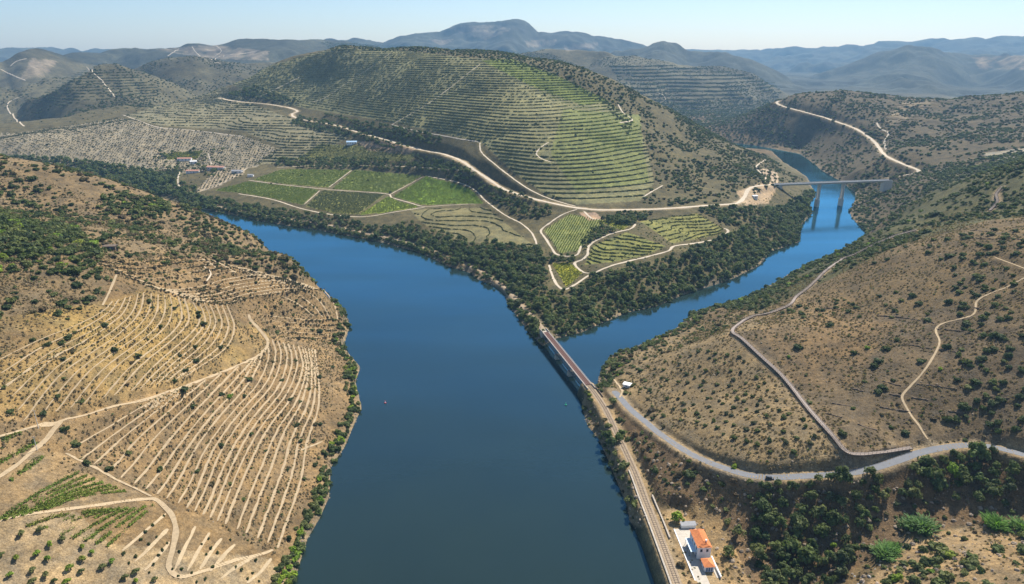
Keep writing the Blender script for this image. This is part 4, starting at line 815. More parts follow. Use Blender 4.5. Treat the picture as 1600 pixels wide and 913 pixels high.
sow('bush', zone([(1360, 930), (1430, 838), (1640, 795), (1640, 990)], 2) & ~REEDZ, 5.4, .95, 4.5, 8.5, {'mid': 8, 'dark': 2, 'lime': .4}, 'in the bottom right corner', clump=.9)
sow('bush', REEDZ & (reg == 2) & VIS2, 4.4, .6, 2.2, 4.2, {'mid': 6, 'dark': 3, 'grey': 2}, 'around the cane clumps')
sow('bush', zone([(1100, 186), (1300, 128), (1430, 98), (1640, 78), (1640, 236), (1480, 262), (1390, 280), (1330, 302), (1250, 238)], [2]), 6.8, .97, 4, 9, {'dark': 6, 'mid': 5, 'grey': .8}, 'behind the high bridge', clump=.9)
sow('bush', zone([(1310, 295), (1390, 278), (1440, 262), (1640, 232), (1640, 262), (1480, 275), (1390, 352), (1330, 360)], 2), 7, .92, 4, 8, {'dark': 5, 'mid': 5}, 'by the high bridge end')
sow('bush', zone([(1030, 160), (1200, 155), (1265, 235), (1190, 228), (1090, 215)], [0, 2, 3]), 9, .95, 5, 9, DK, 'where the side valley narrows')
plant('tree', [(1058, 815)], 8.5, 'lime', 'beside the station yard')
plant('tree', [(958, 632), (966, 690), (955, 700), (972, 682), (948, 688)], 8.0, 'wood', 'between railway and river')
plant('bush', [(1148, 730)], 4.2, 'lime', 'at the road edge')
plant('tree', [(1137, 868), (1152, 840)], 7.0, 'mid', 'on the bank above the station')
plant('tree', [(1347, 757), (1367, 752), (1244, 765), (1266, 762), (1490, 712), (1520, 705), (1550, 708)], 5.5, 'dark', 'at the lower road edge')
# distant scrub
far_m = (RR > 2250) & (RR < 3600) & (reg == 3) & (ELEV >= cm - 3.0 / RR) & (VPX > -60) & (VPX < 1660)
PF = candidates(far_m, 12, .9, blk=False); PF = PF[rng.random(len(PF)) < np.clip(.5 + 1.4 * fbm(PF[:, 0], PF[:, 1], 160, 3, 95), 0, 1)]
s = rng.uniform(5, 10, len(PF)); z = hz(PF[:, 0], PF[:, 1])
spread('distant_scrub', np.c_[PF, z], np.c_[s, s, s * .9], rng.uniform(0, 6.28, len(PF)), 'bush', 'dark')
# ------------------------------------------------------------------ the largest 300 of each kind are things of their own, the rest one mass
TONE = {'dark': 'dark green', 'mid': 'olive green', 'lime': 'bright lime green', 'grey': 'dry brownish', 'wood': 'deep green', 'olive': 'grey green'}
SIZEW = lambda s: 'small' if s < 2.6 else ('medium' if s < 4.4 else 'large')
NAMED = {}
def settle(kind, cap, rest_name):
    it = ITEMS[kind]; A = np.array([(a[0], a[1], a[2], a[3]) for a in it]); px, py, dep = project(A[:, 0], A[:, 1], A[:, 2] + .4 * A[:, 3])
    vis = nearest(ELEV >= cm - 2.5 / RR, A[:, 0], A[:, 1]); inside = (px > 4) & (px < 1596) & (py > 4) & (py < 908)
    app = np.where(vis & inside, A[:, 3] / dep, 0); order = np.argsort(-app); single = set(order[:cap][app[order[:cap]] > 0].tolist()); rest = {}
    for i, (x, y, z_, s_, tone, where, tall) in enumerate(it):
        if i in single:
            rz = random.uniform(0, 6.28); g = i % (2 if kind == 'olive' else 4)
            if kind == 'tree':
                o = empty('tree', (x, y, z_ - .02 * s_), rz); o.scale = (s_, s_, s_ * tall)
                c = bpy.data.objects.new('crown', pmesh('tree', g, tone)); c.parent = o; COL.objects.link(c)
                t = bpy.data.objects.new('trunk', TRUNKS[i % 3]); t.parent = o; COL.objects.link(t)
            else:
                o = bpy.data.objects.new('bush' if kind == 'bush' else 'olive_tree', pmesh(kind, g, tone)); COL.objects.link(o); o.location = (x, y, z_ - .02 * s_); o.rotation_euler = (0, 0, rz); o.scale = (s_ * random.uniform(.85, 1.3), s_ * random.uniform(.8, 1.15), s_ * tall)
            word = {'bush': 'bush', 'tree': 'tree', 'olive': 'olive tree'}[kind]
            shape = '' if kind == 'olive' else (SIZEW(s_ * (.6 if kind == 'tree' else 1)) + ' ')
            tag(o, f'{shape}{TONE[tone]} {word} {where}', word, f'{word}es {where}' if word == 'bush' else f'{word}s {where}'); NAMED.setdefault(o['label'], []).append((py[i], px[i], o))
        else: rest.setdefault(tone, []).append((x, y, z_, s_, tall))
    for tone, L in rest.items():
        L = np.array(L); o = spread(rest_name[tone] if isinstance(rest_name, dict) else rest_name, L[:, :3] - np.c_[0 * L[:, 3], 0 * L[:, 3], .02 * L[:, 3]], np.c_[L[:, 3] * rng.uniform(.85, 1.35, len(L)), L[:, 3] * rng.uniform(.8, 1.15, len(L)), L[:, 3] * L[:, 4]], rng.uniform(0, 6.28, len(L)), kind, tone)
    return len(it)
print('COUNTS', {k: len(v) for k, v in ITEMS.items()})
settle('bush', 300, {'dark': 'dark_scrub', 'mid': 'olive_green_scrub', 'lime': 'lime_scrub', 'grey': 'dry_scrub'})
settle('tree', 300, {'wood': 'woodland', 'mid': 'light_woodland', 'dark': 'oak_woodland', 'lime': 'lime_woodland'})
settle('olive', 300, {'olive': 'olive_grove', 'dark': 'dark_olive_grove'})
# where several look alike, their place among their likes tells them apart
NTH = ['leftmost', 'second from left', 'third from left', 'fourth from left', 'fifth from left', 'sixth from left', 'seventh from left', 'eighth from left', 'ninth from left', 'tenth from left', 'eleventh from left', 'twelfth from left', 'thirteenth from left', 'fourteenth from left', 'fifteenth from left', 'sixteenth from left', 'seventeenth from left', 'eighteenth from left', 'nineteenth from left']
RANK = ['second', 'third', 'fourth', 'fifth', 'sixth', 'seventh', 'eighth', 'ninth', 'tenth', 'eleventh', 'twelfth', 'thirteenth', 'fourteenth', 'fifteenth']
BANDS = {n_: ['topmost'] + RANK[:n_ - 2] + ['lowest'] for n_ in range(6, 17)} | {2: ['upper', 'lower'], 3: ['upper', 'middle', 'lower'], 4: ['topmost', 'upper', 'lower', 'bottom'], 5: ['topmost', 'upper', 'middle', 'lower', 'bottom']}
def tell_apart(named):
    for lab, L in named.items():
        if len(L) < 2: continue
        L.sort(key=lambda a: a[0]); nb = min(16, max(1, math.ceil(len(L) / 12))); per = math.ceil(len(L) / nb)
        for b_ in range(nb):
            G_ = sorted(L[b_ * per:(b_ + 1) * per], key=lambda a: a[1])
            for j, (_, _, o) in enumerate(G_):
                pos = NTH[j] if j < len(NTH) else 'toward the right end'
                o['label'] = ' '.join((lab + ', ' + (BANDS[nb][b_] + ' rank, ' if nb > 1 else '') + pos).split())
# young trees in a grid above the riverside road
PY_ = candidates(zone([(1010, 575), (1100, 545), (1145, 545), (1300, 700), (1200, 722), (1070, 672)], 2), 8.6, .9, True, .5, .9)
for x, y in PY_:
    o = bpy.data.objects.new('young_tree', pmesh('bush', random.randrange(4), random.choice(['dark', 'mid', 'mid', 'olive']))); COL.objects.link(o); s = random.uniform(3.0, 4.4)
    o.location = (x, y, float(hz(x, y)) - .05); o.scale = (s, s, s * random.uniform(1, 1.3)); o.rotation_euler = (0, 0, random.uniform(0, 6))
    tag(o, 'small young tree in rows left of the stairway', 'young tree', 'young trees planted in rows above the riverside road'); q_ = project(x, y, float(hz(x, y))); NAMED.setdefault(o['label'], []).append((q_[1], q_[0], o))
# orchard trees and dark shrubs in rows at the lower left
ORT = crop([(255, 590), (390, 648), (520, 695), (235, 740), (310, 680), (305, 768), (515, 775), (580, 725), (440, 830), (510, 845), (645, 825), (705, 785), (65, 872), (210, 842), (285, 872), (785, 885), (855, 905), (970, 900), (100, 765), (345, 905), (10, 745), (140, 615), (420, 912), (205, 912), (850, 850)], 0, 684)
for (px_, py_), (x, y, z_) in zip(ORT, cast([p[0] for p in ORT], [p[1] for p in ORT])):
    o = empty('orchard_tree', (x, y, z_ - .05), random.uniform(0, 6)); s = random.uniform(3.0, 4.2); o.scale = (s, s, s * 1.05); g = random.randrange(2)
    c = bpy.data.objects.new('crown', pmesh('olive', g, random.choice(['lime', 'mid', 'mid']))); c.parent = o; COL.objects.link(c)
    t = bpy.data.objects.new('trunk', TRUNKS[random.randrange(3)]); t.parent = o; COL.objects.link(t)
    tag(o, 'small light green orchard tree on bare pale soil', 'orchard tree', 'orchard trees on the bare soil'); NAMED.setdefault(o['label'], []).append((py_, px_, o))
ORS = crop([(1025, 492), (955, 550), (910, 592), (980, 622), (930, 668), (775, 728), (808, 785), (960, 795), (935, 845), (1045, 662), (1120, 715), (1260, 668), (1305, 635), (1320, 695), (1290, 732), (1360, 722), (1135, 825), (1115, 868), (1200, 848), (1080, 825), (1330, 812), (1440, 640), (1475, 810), (1550, 885), (1510, 830), (1230, 905), (1285, 885), (1580, 850), (1600, 770), (1620, 900), (880, 640), (1015, 705), (990, 740), (850, 745)], 0, 684)
for (px_, py_), (x, y, z_) in zip(ORS, cast([p[0] for p in ORS], [p[1] for p in ORS])):
    o = bpy.data.objects.new('row_shrub', pmesh('bush', random.randrange(4), 'dark')); COL.objects.link(o); s = random.uniform(1.5, 2.3); o.location = (x, y, z_ - .05); o.scale = (s, s, s * 1.5); o.rotation_euler = (0, 0, random.uniform(0, 6))
    tag(o, 'small upright dark shrub in rows on the lowest terraces', 'shrub', 'dark shrubs in rows on the lowest terraces'); NAMED.setdefault(o['label'], []).append((py_, px_, o))
# pale benches under those rows
rows = loft([[(190, 862), (225, 832), (260, 802)], [(225, 893), (247, 870), (266, 846)]], [0, 2]) + loft([[(272, 893), (288, 858), (306, 822)], [(328, 894), (348, 870), (368, 850)]], [0, 3]) + loft([[(345, 905), (372, 884), (404, 868)], [(385, 912), (405, 896), (425, 872)]], [0, 1])
for W in hillines(rows): ribbon('terrace_path', W, 1.15, M['track'], GRD[1], .11, .5, 2)
# vine rows of the lower left
vr = loft([[(-8, 818), (60, 772), (125, 738)], [(70, 797), (130, 776), (198, 768)]], [0, 6]) + loft([[(40, 824), (95, 806), (150, 798)], [(166, 856), (205, 820), (240, 790)]], [0, 7]) + [np.array([(-8, 694), (20, 682), (45, 672)]), np.array([(-8, 728), (25, 710), (58, 692)]), np.array([(15, 752), (45, 730), (75, 710)])]
for W in hillines(vr, .22):
    n_ = len(W); rs = np.random.default_rng(n_); t = np.gradient(W[:, :2], axis=0); t /= np.linalg.norm(t, axis=1)[:, None]; nrm = np.c_[-t[:, 1], t[:, 0]]
    Wk = np.repeat(W, 3, 0); nk = np.repeat(nrm, 3, 0); keep = (.5 + fbm(Wk[:, 0], Wk[:, 1], 7, 2, 3)) > rs.random(len(Wk)) * .3; Wk = Wk[keep]; nk = nk[keep]; m_ = len(Wk); off = rs.normal(0, .42, m_)
    p = Wk[:, :2] + nk * off[:, None]; C = np.c_[p, hz(p[:, 0], p[:, 1]) + rs.uniform(.1, 1.15, m_)]
    V, Q = quads(C, np.c_[nk * off[:, None] * 2 + rs.normal(size=(m_, 2)) * .5, rs.uniform(.2, 1.2, m_)], rs.uniform(.4, .8, m_), rs)
    o = fast_mesh('vine_row', V - W[0], Q, LM['vinegreen'], None, None, False); o.location = W[0]
    tag(o, 'ragged green vine row above the bare orchard', 'vine row', 'vine rows above the orchard'); q_ = project(*W[len(W) // 2]); NAMED.setdefault(o['label'], []).append((q_[1], q_[0], o))
tell_apart(NAMED)
# reeds in the gully
for i, ((px_, py_), s) in enumerate(zip([(1440, 826), (1382, 868), (1556, 822), (1420, 822), (1395, 862), (1595, 826)], [19, 15, 16, 12, 11, 13])):
    x, y, z_ = cast(px_, py_)[0]; V, Q = reed_geo(600 + i); o = mesh_obj('reed_clump', V, Q, LM['reed']); o.location = (x, y, z_ - .1); o.scale = (s, s * .8, s * .62); o.rotation_euler = (0, 0, i)
    tag(o, ['largest arching green cane clump in the gully', 'round green cane clump beside the dry stream', 'low wide cane clump toward the right edge of the gully', 'smaller cane clump left of the largest one', 'small cane tuft against the round clump', 'cane clump at the right edge of the photo'][i], 'reeds', 'giant reed clumps in the gully')
# ------------------------------------------------------------------ vineyards across the river
PN = ['upper left flat plot with straight rows', 'upper middle flat plot beneath the hedge', 'brightest green plot at the right end of the flats', 'lower left flat plot by the far bank', 'lower middle flat plot by the bank', 'small yellow green plot in the lower flats', 'olive coloured plot above the hedge line', 'neatly striped plot on the promontory', 'long plot at the tip above the wood', 'plot at the right end of the promontory', 'small yellow plot at the very tip', 'small yellow plot between the tip tracks', 'yellow plot behind the farmhouses', 'plot in front of the farmhouses', 'old overgrown terraces under the flat plots']
PT = ['vinegreen', 'vinegreen', 'vinegreen', 'vinegreen', 'vine', 'vinegreen', 'vine', 'vinegreen', 'vine', 'vine', 'vineyellow', 'vineyellow', 'vineyellow', 'vine', 'vine']
ROT = [.9, .9, .9, .9, .9, .9, .9, 1.25, 0, 0, .8, .8, .3, .4, 0]
def contour_points(mask, dz, z0=0.0):
    P = []
    L = np.floor((H - z0) / dz)
    a = (L[:-1] != L[1:]) & mask[:-1]; i, j = np.nonzero(a); lev = np.maximum(L[i, j], L[i + 1, j]) * dz + z0; t = (lev - H[i, j]) / (H[i + 1, j] - H[i, j] + 1e-9); t = np.clip(t, 0, 1)
    r = rads[i] + (rads[i + 1] - rads[i]) * t; P.append(np.c_[r * np.sin(azs[j]), r * np.cos(azs[j])])
    a = (L[:, :-1] != L[:, 1:]) & mask[:, :-1]; i, j = np.nonzero(a); lev = np.maximum(L[i, j], L[i, j + 1]) * dz + z0; t = np.clip((lev - H[i, j]) / (H[i, j + 1] - H[i, j] + 1e-9), 0, 1)
    az = azs[j] + DAZ * t; P.append(np.c_[rads[i] * np.sin(az), rads[i] * np.cos(az)])
    P = np.vstack(P); P = P[~nearest(BLK, P[:, 0], P[:, 1])]
    e = 6.0; gx_ = hz(P[:, 0] + e, P[:, 1]) - hz(P[:, 0] - e, P[:, 1]); gy_ = hz(P[:, 0], P[:, 1] + e) - hz(P[:, 0], P[:, 1] - e)
    return P, np.arctan2(gx_, -gy_)
def vines(name, P, turn, ln, wd, ht, tone, label):
    n = len(P); k = rng.uniform(.75, 1.2, n)
    o = spread(name, np.c_[P, hz(P[:, 0], P[:, 1])], np.c_[ln * k, wd * k * rng.uniform(.8, 1.3, n), ht * k], turn + rng.normal(0, .08, n), 'vine', tone); tag(o, label, 'vineyard', 'vineyards across the river'); return o
for i, (m_, lab, tone, rot) in enumerate(zip(PM, PN, PT, ROT)):
    m_ = m_ & VIS2
    if rot:
        xs, ys = GX[m_], GY[m_]; c, s = math.cos(rot), math.sin(rot); u = xs * c + ys * s; v = -xs * s + ys * c
        a, b = np.meshgrid(np.arange(u.min(), u.max(), 1.9), np.arange(v.min(), v.max(), 3.3)); a = a.ravel() + rng.uniform(-.4, .4, a.size); b = b.ravel() + rng.normal(0, .12, b.size)
        P = np.c_[a * c - b * s, a * s + b * c]; P = P[nearest(m_, P[:, 0], P[:, 1]) & ~nearest(BLK, P[:, 0], P[:, 1]) & (rng.random(len(P)) < .9)]; T = np.full(len(P), rot)
        vines('vineyard', P, T, 2.3, 1.9, 2.0, tone, 'vineyard, ' + lab)
    else:
        P, T = contour_points(m_, 1.5 if i != 14 else 2.6); q = rng.random(len(P)) < .8; vines('vineyard', P[q], T[q], 3.2, 2.2, 2.2, tone, 'vineyard, ' + lab)
mk = inpoly(VPX, VPY, HILLV) & (reg == 0) & VIS2
P, T = contour_points(mk, 4.1); q = rng.random(len(P)) < np.clip(.80 + .7 * fbm(P[:, 0], P[:, 1], 60, 3, 101), .25, .96)
bright = inpoly(*project(P[:, 0], P[:, 1], hz(P[:, 0], P[:, 1]))[:2], [(752, 95), (800, 92), (870, 118), (950, 158), (1000, 190), (990, 235), (930, 240), (900, 180), (820, 130)])
vines('vineyard', P[q & ~bright], T[q & ~bright], 4.6, 4.2, 2.6, 'vine', 'terraced vineyard covering the face of the big central hill')
vines('vineyard', P[q & bright], T[q & bright], 4.2, 3.6, 3.0, 'vinegreen', 'brighter green vine terraces near the top right of the central hill')
mk = inpoly(VPX, VPY, HILLV2) & (reg == 0) & VIS2
P, T = contour_points(mk, 3.6); q = rng.random(len(P)) < .8
vines('vineyard', P[q], T[q], 4.5, 4.0, 3.2, 'vine', 'dark terraced vineyard on the low spur left of the central hill')
FARV = [([(950, 100), (1100, 105), (1210, 130), (1240, 175), (1150, 192), (1000, 172)], 13.0, 14, 11, 8, 'dark', 'terraced slopes of the blue hill behind the side valley'), ([(60, 150), (130, 110), (200, 112), (250, 140), (230, 175), (120, 185)], 7.5, 9, 6, 4, 'vine', 'faint terraces on the pointed hill at the far left')]
for poly, dz_, ln_, wd_, ht_, tone, lab in FARV:
    mk = inpoly(VPX, VPY, poly) & (RR > 2200) & (ELEV >= cm - 3.0 / RR); P, T = contour_points(mk, dz_)
    if len(P): q = rng.random(len(P)) < np.clip(.6 + fbm(P[:, 0], P[:, 1], 220, 2, 131), 0, .95); vines('vineyard', P[q], T[q], ln_, wd_, ht_, 'vine', lab)
mk = inpoly(VPX, VPY, [(1345, 215), (1400, 160), (1470, 128), (1560, 98), (1610, 100), (1520, 135), (1450, 175), (1410, 205), (1375, 220)]) & (reg == 2) & VIS2; P, T = contour_points(mk, 5.5); q = rng.random(len(P)) < .75
vines('vineyard', P[q], T[q], 6, 4, 2.4, 'straw', 'abandoned pale terraces on the scrub hill above the right road')
# ------------------------------------------------------------------ dry tufts between the benches and on the bare slopes
def tufts(name, mask, spacing, prob, smin, smax, tone='grey', cl=1.0):
    P = candidates(mask, spacing, prob); P = P[rng.random(len(P)) < np.clip(.55 + cl * fbm(P[:, 0], P[:, 1], 18, 3, 111), 0, 1)]; n = len(P); s = rng.uniform(smin, smax, n)
    spread(name, np.c_[P, hz(P[:, 0], P[:, 1])], np.c_[s, s, s * rng.uniform(.7, 1.3, n)], rng.uniform(0, 6.28, n), 'tuft', tone)
tl = zone([(-60, 380), (330, 402), (545, 470), (560, 600), (520, 720), (430, 870), (330, 815), (180, 745), (-60, 720)], 1)
tufts('dry_grass', tl, 1.7, .9, .8, 2.2, 'straw', .9)
tufts('green_tufts', tl, 4.5, .5, .8, 1.8, 'mid', 1.2)
tufts('dry_grass', zone([(-60, 240), (540, 440), (400, 430), (130, 405), (170, 470), (-60, 480)], 1), 2.6, .85, 1.0, 2.8, 'straw', .8)
def edge_tufts(name, lines, off0, off1, step, prob, smin, smax, kind, tone):
    PP = []
    for W in lines:
        W = resample(W, step); t = np.gradient(W[:, :2], axis=0); t /= np.linalg.norm(t, axis=1)[:, None] + 1e-9; N = np.c_[-t[:, 1], t[:, 0]]
        up_ = hz(W[:, 0] + N[:, 0] * 4, W[:, 1] + N[:, 1] * 4) > hz(W[:, 0] - N[:, 0] * 4, W[:, 1] - N[:, 1] * 4); N = np.where(up_[:, None], -N, N)
        P = W[:, :2] + N * rng.uniform(off0, off1, (len(W), 1)) + rng.normal(0, .3, (len(W), 2)); PP.append(P[rng.random(len(P)) < prob * np.clip(.75 + fbm(P[:, 0], P[:, 1], 22, 2, 121), 0, 1.2)])
    P = np.vstack(PP); n = len(P); s = rng.uniform(smin, smax, n)
    spread(name, np.c_[P, hz(P[:, 0], P[:, 1])], np.c_[s, s, s * rng.uniform(.7, 1.2, n)], rng.uniform(0, 6.28, n), kind, tone)
edge_tufts('bench_scrub', T_old, 1.2, 2.4, 1.2, .8, 1.4, 3.0, 'bush', 'grey'); edge_tufts('bench_scrub', T_old, 1.2, 2.6, 2.6, .5, 1.4, 3.0, 'bush', 'dark')
edge_tufts('bench_weeds', T_low + T_up, 1.1, 2.2, 1.0, .6, .7, 1.6, 'tuft', 'grey'); edge_tufts('bench_weeds', T_low + T_up, -1.9, -1.0, 1.5, .45, .7, 1.4, 'tuft', 'mid')
tr_ = zone([(930, 560), (1160, 470), (1500, 330), (1660, 340), (1660, 720), (1180, 745), (960, 620)], 2)
tufts('dry_grass', tr_, 2.1, .85, .9, 2.4, 'straw', .9); tufts('green_tufts', tr_, 6, .5, 1.0, 2.2, 'mid', 1.3)
tb = zone([(960, 640), (1180, 760), (1640, 715), (1640, 990), (1060, 930), (1000, 760)], 2)
tufts('dry_grass', tb, 2.2, .8, .8, 2.2, 'straw', .8); tufts('green_tufts', tb, 4, .5, 1.0, 2.0, 'mid', 1.3)
tufts('dry_grass', zone([(720, 400), (1290, 290), (1290, 390), (860, 540)], 0), 5, .6, 1.5, 3, 'mid', .8)
#@@VEGEND@@
#@@OBJ@@
# ------------------------------------------------------------------ object materials
M['rust'] = mat('rusty_deck', (.125, .062, .05), .85, [(1.2, .3)], .2)
M['steel'] = mat('bridge_steel', (.12, .125, .135), .6, [(.6, .2)], .4)
M['railsteel'] = mat('rail_steel', (.16, .11, .085), .6, None, .4)
M['paleplank'] = mat('pale_walkway', (.50, .44, .39), .85, [(2, .15)], .2)
M['stone'] = mat('masonry', (.40, .35, .29), .9, [(.8, .25), (3, .2)], .15, bump=(2.5, .6, .12))
M['drystone'] = mat('dry_stone', (.15, .115, .085), .95, [(1.5, .35)], .1, bump=(3, .7, .15))
M['concrete'] = mat('concrete', (.58, .55, .50), .85, [(.3, .1), (2, .08)], .2)
M['platform'] = mat('platform_paving', (.47, .42, .35), .85, [(.5, .1), (3, .06)], .2)
M['white'] = mat('whitewash', (.78, .77, .75), .8, [(.7, .06), (4, .05)], .2)
M['tile'] = mat('orange_roof_tile', (.66, .235, .09), .8, [(1.0, .14), (6, .14)], .2)
M['tile2'] = mat('faded_roof_tile', (.46, .24, .17), .85, [(.5, .2)], .2)
M['greyroof'] = mat('grey_roof', (.30, .30, .31), .8, [(.6, .12)], .2)
M['blueroof'] = mat('pale_blue_roof', (.35, .50, .66), .6, [(.4, .08)], .3)
M['canopy'] = mat('canopy_sheet', (.55, .66, .74), .6, [(.7, .06)], .3)
M['glass'] = mat('window_glass', (.03, .04, .05), .15, None, .5)
M['frame'] = mat('window_surround', (.30, .38, .50), .7, None, .3)
M['door'] = mat('door_paint', (.10, .17, .30), .6, None, .3)
M['wood'] = mat('weathered_timber', (.30, .25, .215), .85, [(1.5, .18)], .15)
M['darkwood'] = mat('dark_timber', (.15, .115, .09), .85, [(1.5, .2)], .15)
M['carpaint'] = mat('dark_car_paint', (.018, .024, .035), .25, None, .6)
M['rubber'] = mat('rubber', (.02, .02, .02), .8, None, .2)
M['chrome'] = mat('bright_metal', (.6, .6, .62), .3, None, .5, metal=.8)
M['lamp'] = mat('lamp_glass', (.7, .7, .68), .2, None, .5)
M['redlamp'] = mat('tail_lamp', (.35, .02, .02), .3, None, .5)
M['red'] = mat('buoy_red', (.55, .03, .04), .5, None, .3)
M['green'] = mat('buoy_green', (.03, .38, .20), .5, None, .3)
M['rock'] = mat('schist_rock', (.36, .30, .235), .95, [(.9, .3), (4, .25)], .1, rnd=[(.6, .58, .55), (1, .95, .9), (.8, .78, .76)])
M['palerock'] = mat('pale_boulder', (.36, .345, .32), .9, [(.9, .35), (4, .3)], .1)
# ------------------------------------------------------------------ railway on the near bank
tg = np.gradient(rail[:, :2], axis=0); tg /= np.linalg.norm(tg, axis=1)[:, None]; rn = np.c_[-tg[:, 1], tg[:, 0]]
def railbar(off, name, parent, mt, wd, h, z0, i0=0, i1=None):
    W = rail[i0:i1]; N = rn[i0:i1]; P = np.c_[W[:, :2] + N * off, W[:, 2] + z0]; b = MB()
    for a, c in zip(P[:-1], P[1:]): b.bar(a, c, wd, h)
    return b.build(name, mt, parent)
for s in (-.84, .84): railbar(s, 'rail', railway, M['railsteel'], .16, .18, .22)
b = MB()
for i in range(0, len(rail) - 1, 1):
    p = rail[i]; n_ = rn[i]; b.bar((p[0] - n_[0] * 1.35, p[1] - n_[1] * 1.35, p[2] + .14), (p[0] + n_[0] * 1.35, p[1] + n_[1] * 1.35, p[2] + .14), .28, .16)
b.build('sleepers', M['ballast'], railway)['kind'] = 'stuff'
def wall_line(P, wd, h, name, mt, label, cap=None, sink=.5, group=None):
    """a wall that follows a ground line"""
    P = np.asarray(P); o = empty(name, tuple(P[len(P) // 2])); b = MB(); c = MB(); q = P - P[len(P) // 2]
    for a, e in zip(q[:-1], q[1:]):
        b.bar((a[0], a[1], a[2] + (h - sink) / 2), (e[0], e[1], e[2] + (h - sink) / 2), wd, h + sink)
        if cap: c.bar((a[0], a[1], a[2] + h + .08), (e[0], e[1], e[2] + h + .08), wd + .16, .16)
    b.build('wall_body', mt, o)
    if cap: c.build('coping', cap, o)
    return tag(o, label, 'wall', group)
ir = lambda px, py: int(np.argmin(np.hypot(rail[:, 0] - at_z(px, py, 9.5)[0], rail[:, 1] - at_z(px, py, 9.5)[1])))
i0, i1 = sorted((ir(990, 735), ir(1066, 935)))
sgn = 1 if (rn[i0] @ np.array([-1, 0])) > 0 else -1        # towards the river
wall_line(np.c_[rail[i0:i1:2, :2] + rn[i0:i1:2] * 3.3 * sgn, np.full(len(rail[i0:i1:2]), 9.4)], .7, .75, 'retaining_wall', M['stone'], 'long pale capped retaining wall between the railway and the river', M['stone'], 5.0)
i2, i3 = sorted((ir(1006, 775), ir(1036, 850)))
wall_line(np.c_[rail[i2:i3:2, :2] - rn[i2:i3:2] * 4.6 * sgn, np.full(len(rail[i2:i3:2]), 9.6)], .6, 1.0, 'yard_wall', M['stone'], 'low pale wall on the land side of the railway above the station', M['stone'], .8)
# ------------------------------------------------------------------ railway bridge
A = Vector((*map(float, at_z(919, 601, 10)), 0)); B = Vector((*map(float, at_z(852.5, 519, 10)), 0)); Lb = (B - A).length
rb = empty('railway_bridge', A, math.atan2(B.y - A.y, B.x - A.x)); tag(rb, 'long rusty iron railway bridge crossing the mouth of the side river', 'bridge')
b = MB(); n = int(Lb / .75)
for i in range(n): b.box(i * Lb / n + .04, (i + 1) * Lb / n - .04, -2.2, 2.2, 9.72, 9.95 + .02 * (i % 3))
b.box(0, Lb, -1.9, 1.9, 9.45, 9.68); b.build('deck', M['rust'], rb)
for s in (-1, 1):
    wk = MB(); wk.box(0, Lb, min(s * 2.25, s * 2.75), max(s * 2.25, s * 2.75), 9.78, 10.02); wk.build('walkway', M['paleplank'], rb)
    t = MB(); y = s * 2.1; np_ = int(Lb / 4.2); dx = Lb / np_
    t.box(0, Lb, y - .28, y + .28, 9.0, 9.45); t.box(0, Lb, y - .28, y + .28, 4.3, 4.75)
    for i in range(np_ + 1): t.bar((i * dx, y, 4.5), (i * dx, y, 9.3), .26)
    for i in range(np_): t.bar((i * dx, y, 4.6), ((i + 1) * dx, y, 9.2), .2); t.bar((i * dx, y, 9.2), ((i + 1) * dx, y, 4.6), .2)
    for i in range(np_ * 2): t.bar((i * dx / 2, y + .02 * s, 6.9), ((i + 1) * dx / 2, y + .02 * s, 6.9), .12)
    t.build('truss_girder', M['steel'], rb)
    g = MB()
    for i in range(int(Lb / 2.1) + 1): g.box(i * 2.1 - .05, i * 2.1 + .05, s * 2.68 - .05, s * 2.68 + .05, 10.02, 11.1)
    for zz in (10.55, 11.05): g.box(0, Lb, s * 2.68 - .05, s * 2.68 + .05, zz - .05, zz + .05)
    g.build('railing', M['paleplank'], rb)
    rl = MB(); rl.box(0, Lb, s * .8 - .07, s * .8 + .07, 9.98, 10.15); rl.build('rail', M['railsteel'], rb)
br = MB()
for i in range(0, int(Lb / 4.2)): br.bar((i * 4.2, -2.1, 4.6), (i * 4.2 + 4.2, 2.1, 4.6), .2); br.bar((i * 4.2, -2.1, 9.1), (i * 4.2, 2.1, 9.1), .24)
br.build('cross_bracing', M['steel'], rb)
def taper(x, wx, wy, z0, z1, k):
    a = MB(); V = [(x + i * wx * f, j * wy * f, z) for z, f in ((z0, k), (z1, 1)) for i, j in ((-1, -1), (1, -1), (1, 1), (-1, 1))]
    return a.add(V, [(3, 2, 1, 0), (4, 5, 6, 7), (0, 1, 5, 4), (1, 2, 6, 5), (2, 3, 7, 6), (3, 0, 4, 7)])
for t in (.345, .655):
    p = taper(Lb * t, 1.4, 3.0, -8, 3.75, 1.35); p.box(Lb * t - 1.7, Lb * t + 1.7, -3.3, 3.3, 3.75, 4.28); p.build('pier', M['stone'], rb)
for x0, x1 in ((-7, .25), (Lb - .25, Lb + 8)):
    p = MB(); p.box(x0, x1, -3.1, 3.1, -4, 9.4)
    for s in (-1, 1): p.box(x0, x1, s * 2.95 - .25, s * 2.95 + .25, 9.4, 10.7)
    p.build('abutment', M['stone'], rb)
# wing wall by the near abutment
wall_line(np.c_[rail[3:16:2, :2] - rn[3:16:2] * 3.6 * sgn, np.full(7, 9.6)], .5, .9, 'parapet_wall', M['darkwood'], 'short rusty parapet beside the track at the near end of the railway bridge', None, .8)
